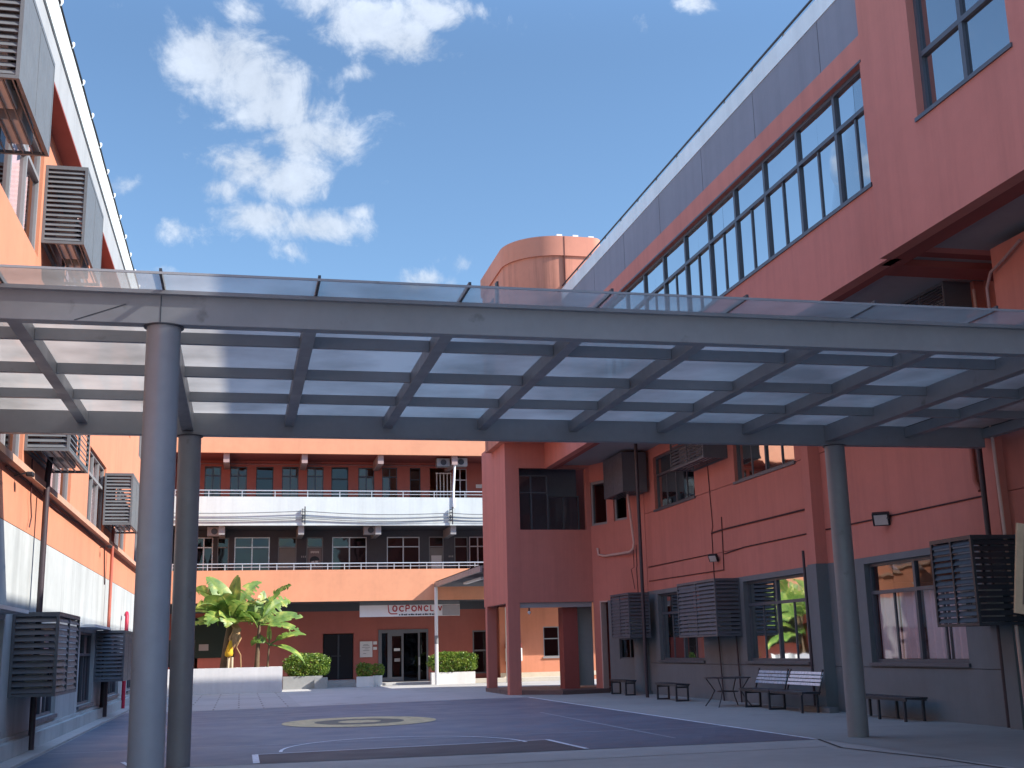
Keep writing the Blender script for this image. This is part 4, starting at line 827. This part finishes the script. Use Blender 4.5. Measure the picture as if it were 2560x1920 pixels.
banana('tallest banana plant with the thick brown stem in the white planter', -.62, 54.3, .97, 2.05, .20, .18,
       [(150, 62, 2.5, .62, 55, .12), (185, 40, 2.3, .60, 70, .15), (200, 15, 2.0, .55, 55, .2), (235, 30, 1.9, .60, 85, .2), (262, 35, 1.5, .62, 110, .1), (75, 78, 2.35, .60, 25, .05), (35, 66, 2.5, .58, 40, .3), (10, 40, 2.0, .55, 95, .2), (318, 30, 1.8, .58, 95, .25), (110, 70, 2.3, .60, 50, .1), (350, 25, 1.6, .5, 60, .3), (295, 55, 1.7, .6, 60, .1), (218, 55, 2.2, .62, 85, .15), (165, 75, 2.4, .6, 35, .1), (52, 52, 2.2, .55, 70, .25), (250, 65, 1.9, .6, 60, .1)])
banana('middle banana plant with two slim pale stems and a yellowing top leaf', 0.72, 54.1, .97, 1.95, .095, .08,
       [(25, 70, 2.4, .62, 50, .35), (40, 55, 2.2, .60, 60, .3), (5, 22, 1.95, .40, 30, .08), (345, 2, 1.9, .42, 30, .08), (165, 50, 1.5, .45, 75, .2), (200, 35, 1.3, .42, 80, .2), (70, 80, 1.6, .40, 20, .1), (280, 40, 1.2, .42, 90, .2), (130, 60, 1.4, .45, 60, .25)])
banana('smallest banana plant with a thin pale stem and leaves reaching right', 1.18, 54.0, .97, 1.10, .045, .05,
       [(12, 32, 1.75, .32, 45, .05), (352, -8, 1.75, .36, 45, .05), (180, 45, .95, .30, 120, .05), (95, 80, .9, .2, 10, 0)])
t = thing('dry_leaf_bundle', 'tan dry leaves hanging down from the tallest banana plant', 'dry leaves', (-.3, 54.0, 2.6)); b = MB()
for k in range(9):
    x = -.42+random.uniform(-.02, .22); b.tube([(x, 54.05, 3.0), (x+.14+random.uniform(-.05, .1), 53.95, 2.7), (x+.12+random.uniform(-.15, .15), 53.9, 2.3), (x+.05+random.uniform(-.15, .15), 53.9, 2.0-random.uniform(0, .3))], [.02, .06, .07, .012], 6)
b.build('strands', DRY, t)
t = thing('cloth_bag', 'yellow bag tied under the dry banana leaves', 'bag', (-.42, 53.9, 1.6)); b = MB()
b.tube([(-.40, 53.9, 2.3), (-.42, 53.9, 2.15), (-.44, 53.9, 1.95), (-.47, 53.9, 1.7), (-.48, 53.9, 1.58), (-.47, 53.9, 1.53)], [.03, .08, .12, .18, .17, .05], 14); b.build('pouch', YEL, t); MB().tube([(-.40, 53.9, 2.3), (-.36, 53.93, 2.55), (-.30, 53.98, 2.9)], .02, 6).build('tie', DRY, t)
t = thing('planter_stakes', 'pair of pale cut stakes under the yellow bag', 'stakes', (-.4, 53.95, .97))
MB().tube([(-.50, 53.95, .96), (-.48, 53.95, 1.55)], .055, 8).build('stake', mat('pale_wood', (.62, .5, .33), .8, .1, 3), t); MB().tube([(-.34, 53.98, .96), (-.34, 53.98, 1.52)], .06, 8).build('stake', mat('pale_wood_b', (.6, .48, .33), .8, .1, 3), t)
pipe('drip_stem', 'thin bent dry stalk right of the yellow bag', [(-.34, 53.95, 2.2), (-.15, 53.95, 1.9), (.02, 53.95, 1.6), (.05, 53.95, .96)], .03, DRY, seg=6)
bx = thing('black_cabinet', 'black box on thin legs above the planter beside the second column', 'box', (-2.3, 55.8, 0))
MB().box(-3.1, -1.98, 55.6, 56.1, 1.15, 2.32).build('casing', RUBBER, bx, bevel=.02)
for x in (-3.0, -2.08): MB().box(x-.03, x+.03, 55.6, 55.66, 0, 1.149).build('leg', STEELD, bx)
t = thing('banner', 'dark green banner with a small pale plate behind the banana plants', 'banner', (-1.3, 60.2, 2.5))
MB().box(-2.4, -.3, 60.3, 60.35, 1.5, 3.4).build('sheet', mat('dark_green', (.012, .028, .024), .8), t); MB().box(-1.95, -1.5, 60.28, 60.299, 1.85, 2.15).build('plate', SOFF, t)

# ================================================================== steel canopy
cp = thing('steel_canopy', 'grey steel canopy with pale translucent roof sheets crossing the court on round columns', 'canopy', (4.7, 15.7, 0))
X0c, X1c = -7.3+.0, 13.25
X0c = -3.72
def ibeam_y(y, za, zb): 
    b = MB(); b.box(X0c, X1c if y > 15 else 16.0, y, y+.16, za, zb); return b
b = MB(); b.box(X0c, 10.3, 12.40, 12.56, 4.99, 5.34); b.box(10.302, 13.2, 12.40, 12.56, 4.99, 5.34); b.build('beam', STEEL, cp, bevel=.006)
b = MB(); b.box(X0c, 13.25, 19.0, 19.16, 5.0, 5.36); b.build('beam', STEEL, cp, bevel=.006)
b = MB(); b.box(-.905, -.897, 12.394, 12.4, 4.99, 5.34); b.bar((-1.25, 12.396, 5.19), (-1.75, 12.396, 5.0), .006, .008); b.build('beam_joint', STEELD, cp)
RX = [-2.47+1.575*k for k in range(-0, 11)]
for k, x in enumerate(RX):
    big = k in (1, 8); z0 = 5.06 if big else 5.16
    b = MB(); w = .075 if not big else .09
    b.box(x-w, x+w, 12.561, 18.999, z0, 5.33); b.build('rafter', STEEL, cp, bevel=.004)
for y in (14.0, 15.72, 17.30):
    b = MB()
    xs = [X0c]+[x for x in RX]+[13.25]
    for a, c in zip(xs, xs[1:]): b.box(a+.08 if a != X0c else a, c-.08, y-.035, y+.035, 5.19, 5.325)
    b.build('purlin', STEEL, cp)
b = MB(); b.box(X0c, 13.25, 12.66, 12.73, 5.19, 5.325); b.build('purlin', STEEL, cp)
px = [X0c-.1]+[x+.02 for x in RX]+[13.3]
for a, c in zip(px, px[1:]):
    b = MB(); zf, zr_ = 5.345, 5.375
    ym = 12.47; zm = zf+(zr_-zf)*(ym-11.78)/7.62
    MB().quad((a+.012, ym, zm), (c-.012, ym, zm), (c-.012, 19.4, zr_), (a+.012, 19.4, zr_)).build('roof_sheet', POLY, cp)
    MB().quad((a+.012, 11.78, zf), (c-.012, 11.78, zf), (c-.012, ym-.002, zm), (a+.012, ym-.002, zm)).build('sheet_lip', LIP, cp)
b = MB()
for x in px[1:-1]: b.box(x-.014, x+.014, 11.775, 19.4, 5.349, 5.398)
b.build('joint_strip', STEELD, cp)
MB().box(X0c, 13.2, 12.33, 12.399, 5.30, 5.341).build('gutter', STEEL, cp)
b = MB(); b.box(X0c-.1, 13.3, 11.765, 11.779, 5.335, 5.36); b.build('sheet_edge', STEEL, cp)
def column(x, y, r, top):
    b = MB(); b.tube([(x, y, 0), (x, y, top)], r, 32); b.build('column', STEEL, cp)
    MB().tube([(x, y, top-.012), (x, y, top+.0)], r+.03, 32).build('cap_plate', STEELD, cp)
column(-.87, 12.52, .175, 4.988); column(-.86, 19.08, .175, 4.998); column(10.26, 19.08, .175, 4.998); column(10.26, 12.52, .175, 4.988)

# ================================================================== benches, table
def slab_leg_frame(b, x0, x1, y, h, w=.05):
    b.box(x0, x0+w, y, y+w, 0, h-w); b.box(x1-w, x1, y, y+w, 0, h-w); b.box(x0, x1, y, y+w, h-w, h); b.box(x0+w, x1-w, y, y+w, 0, w)
def bench(label, x0, x1, y0, y1, h, back=None, frames=None, bm=None, group='metal benches along the right wall', legs4=False):
    t = thing('bench', label, 'bench', ((x0+x1)/2, (y0+y1)/2, 0), group)
    b = MB(); n = 5; w = (x1-x0)/n
    for k in range(n): b.box(x0+k*w+.004, x0+(k+1)*w-.004, y0, y1, h, h+.035)
    b.build('seat', STEELD, t)
    b = MB(); b.box(x0+.02, x0+.05, y0+.02, y1-.02, h-.035, h-.001); b.box(x1-.05, x1-.02, y0+.02, y1-.02, h-.035, h-.001); b.build('seat_frame', STEELD, t)
    for y in (frames or (y0+.08, y1-.12)):
        if legs4:
            for x in (x0+.03, x1-.06): MB().bar((x, y, 0), (x+.0, y, h-.036), .05, .05).build('leg', STEELD, t)
        else:
            b = MB(); slab_leg_frame(b, x0+.02, x1-.02, y, h-.036); b.build('leg', STEELD, t)
    if back:
        b = MB(); za, zb = back
        for k in range(4):
            z = za+(zb-za)*k/4; x = x1-.02+.03*k
            b.add([(x, y0+.03, z), (x, y1-.03, z), (x+.022, y1-.03, z+.058), (x+.022, y0+.03, z+.058), (x+.02, y0+.03, z-.006), (x+.02, y1-.03, z-.006), (x+.042, y1-.03, z+.052), (x+.042, y0+.03, z+.052)], [(0,3,2,1), (4,5,6,7), (0,1,5,4), (2,3,7,6), (0,4,7,3), (1,2,6,5)])
        b.build('backrest', bm, t)
        for y in (y0+.03, y1-.07):
            b = MB(); b.bar((x1-.03, y+.02, h), (x1+.11, y+.02, zb+.03), .03, .035); b.build('back_post', STEELD, t)
    return t
SLAT = mat('slat_pale_blue', (.80, .86, .92), .28, .05, 4, spec=.7); SLATB = mat('slat_blue', (.38, .50, .62), .28, .08, 4, spec=.7)
bench('low bench with a bluish slatted back, left one of the joined pair', 12.52, 13.0, 27.55, 29.35, .44, (.60, .93), bm=SLATB, frames=(27.6, 29.0))
bench('low bench with a white slatted back, right one of the joined pair', 12.52, 13.0, 25.75, 27.5, .44, (.60, .93), bm=SLAT, frames=(25.85,), legs4=True)
bench('backless dark bench right of the round column, the nearest one', 12.85, 13.35, 21.9, 24.2, .43, legs4=True, frames=(22.0, 23.0, 24.1))
bench('small backless bench between the drain pipe and the folding table', 12.22, 12.66, 33.15, 34.95, .46)
bench('small backless bench farthest away, under the far slatted cage', 12.36, 12.75, 38.25, 40.0, .46)
for i, y in enumerate((28.3, 26.9)):
    pass
t = thing('garden_table', 'thin black table with bent legs beside the slatted benches', 'table', (12.3, 30.0, 0))
b = MB(); b.tube([(12.45, 29.9, .715), (12.45, 29.9, .735)], .62, 32); b.build('table_top', STEELD, t)
for sx, sy in ((-1, -1), (1, -1), (-1, 1), (1, 1)):
    MB().tube([(12.45+sx*.42, 29.9+sy*.42, .71), (12.45+sx*.26, 29.9+sy*.26, .40), (12.45+sx*.34, 29.9+sy*.34, .2), (12.45+sx*.46, 29.9+sy*.46, 0)], .016, 6).build('leg', STEELD, t)
b = MB(); b.tube([(12.45+.27*math.cos(a*math.pi/8), 29.9+.27*math.sin(a*math.pi/8), .38) for a in range(17)], .012, 6, False); b.build('leg_ring', STEELD, t)
# tan board leaning in at the right edge
t = thing('display_board', 'tan wooden board leaning into view at the right edge', 'board', (8.7, 11.2, 0))
M = Matrix.Translation((8.02, 11.1, 2.78)) @ Matrix.Rotation(R(9), 4, 'Y')
MB().box(0, 1.1, 0, .03, -.95, 0).xf(M).build('board', BRONZE, t, bevel=.004)
MB().box(.085, 1.0, -.012, -.001, -.85, -.12).xf(M).build('inner_panel', mat('brown_panel', (.10, .075, .055), .6), t)
MB().bar((8.75, 11.2, 0), (8.6, 11.16, 2.5), .06, .06).build('post', STEELD, t)
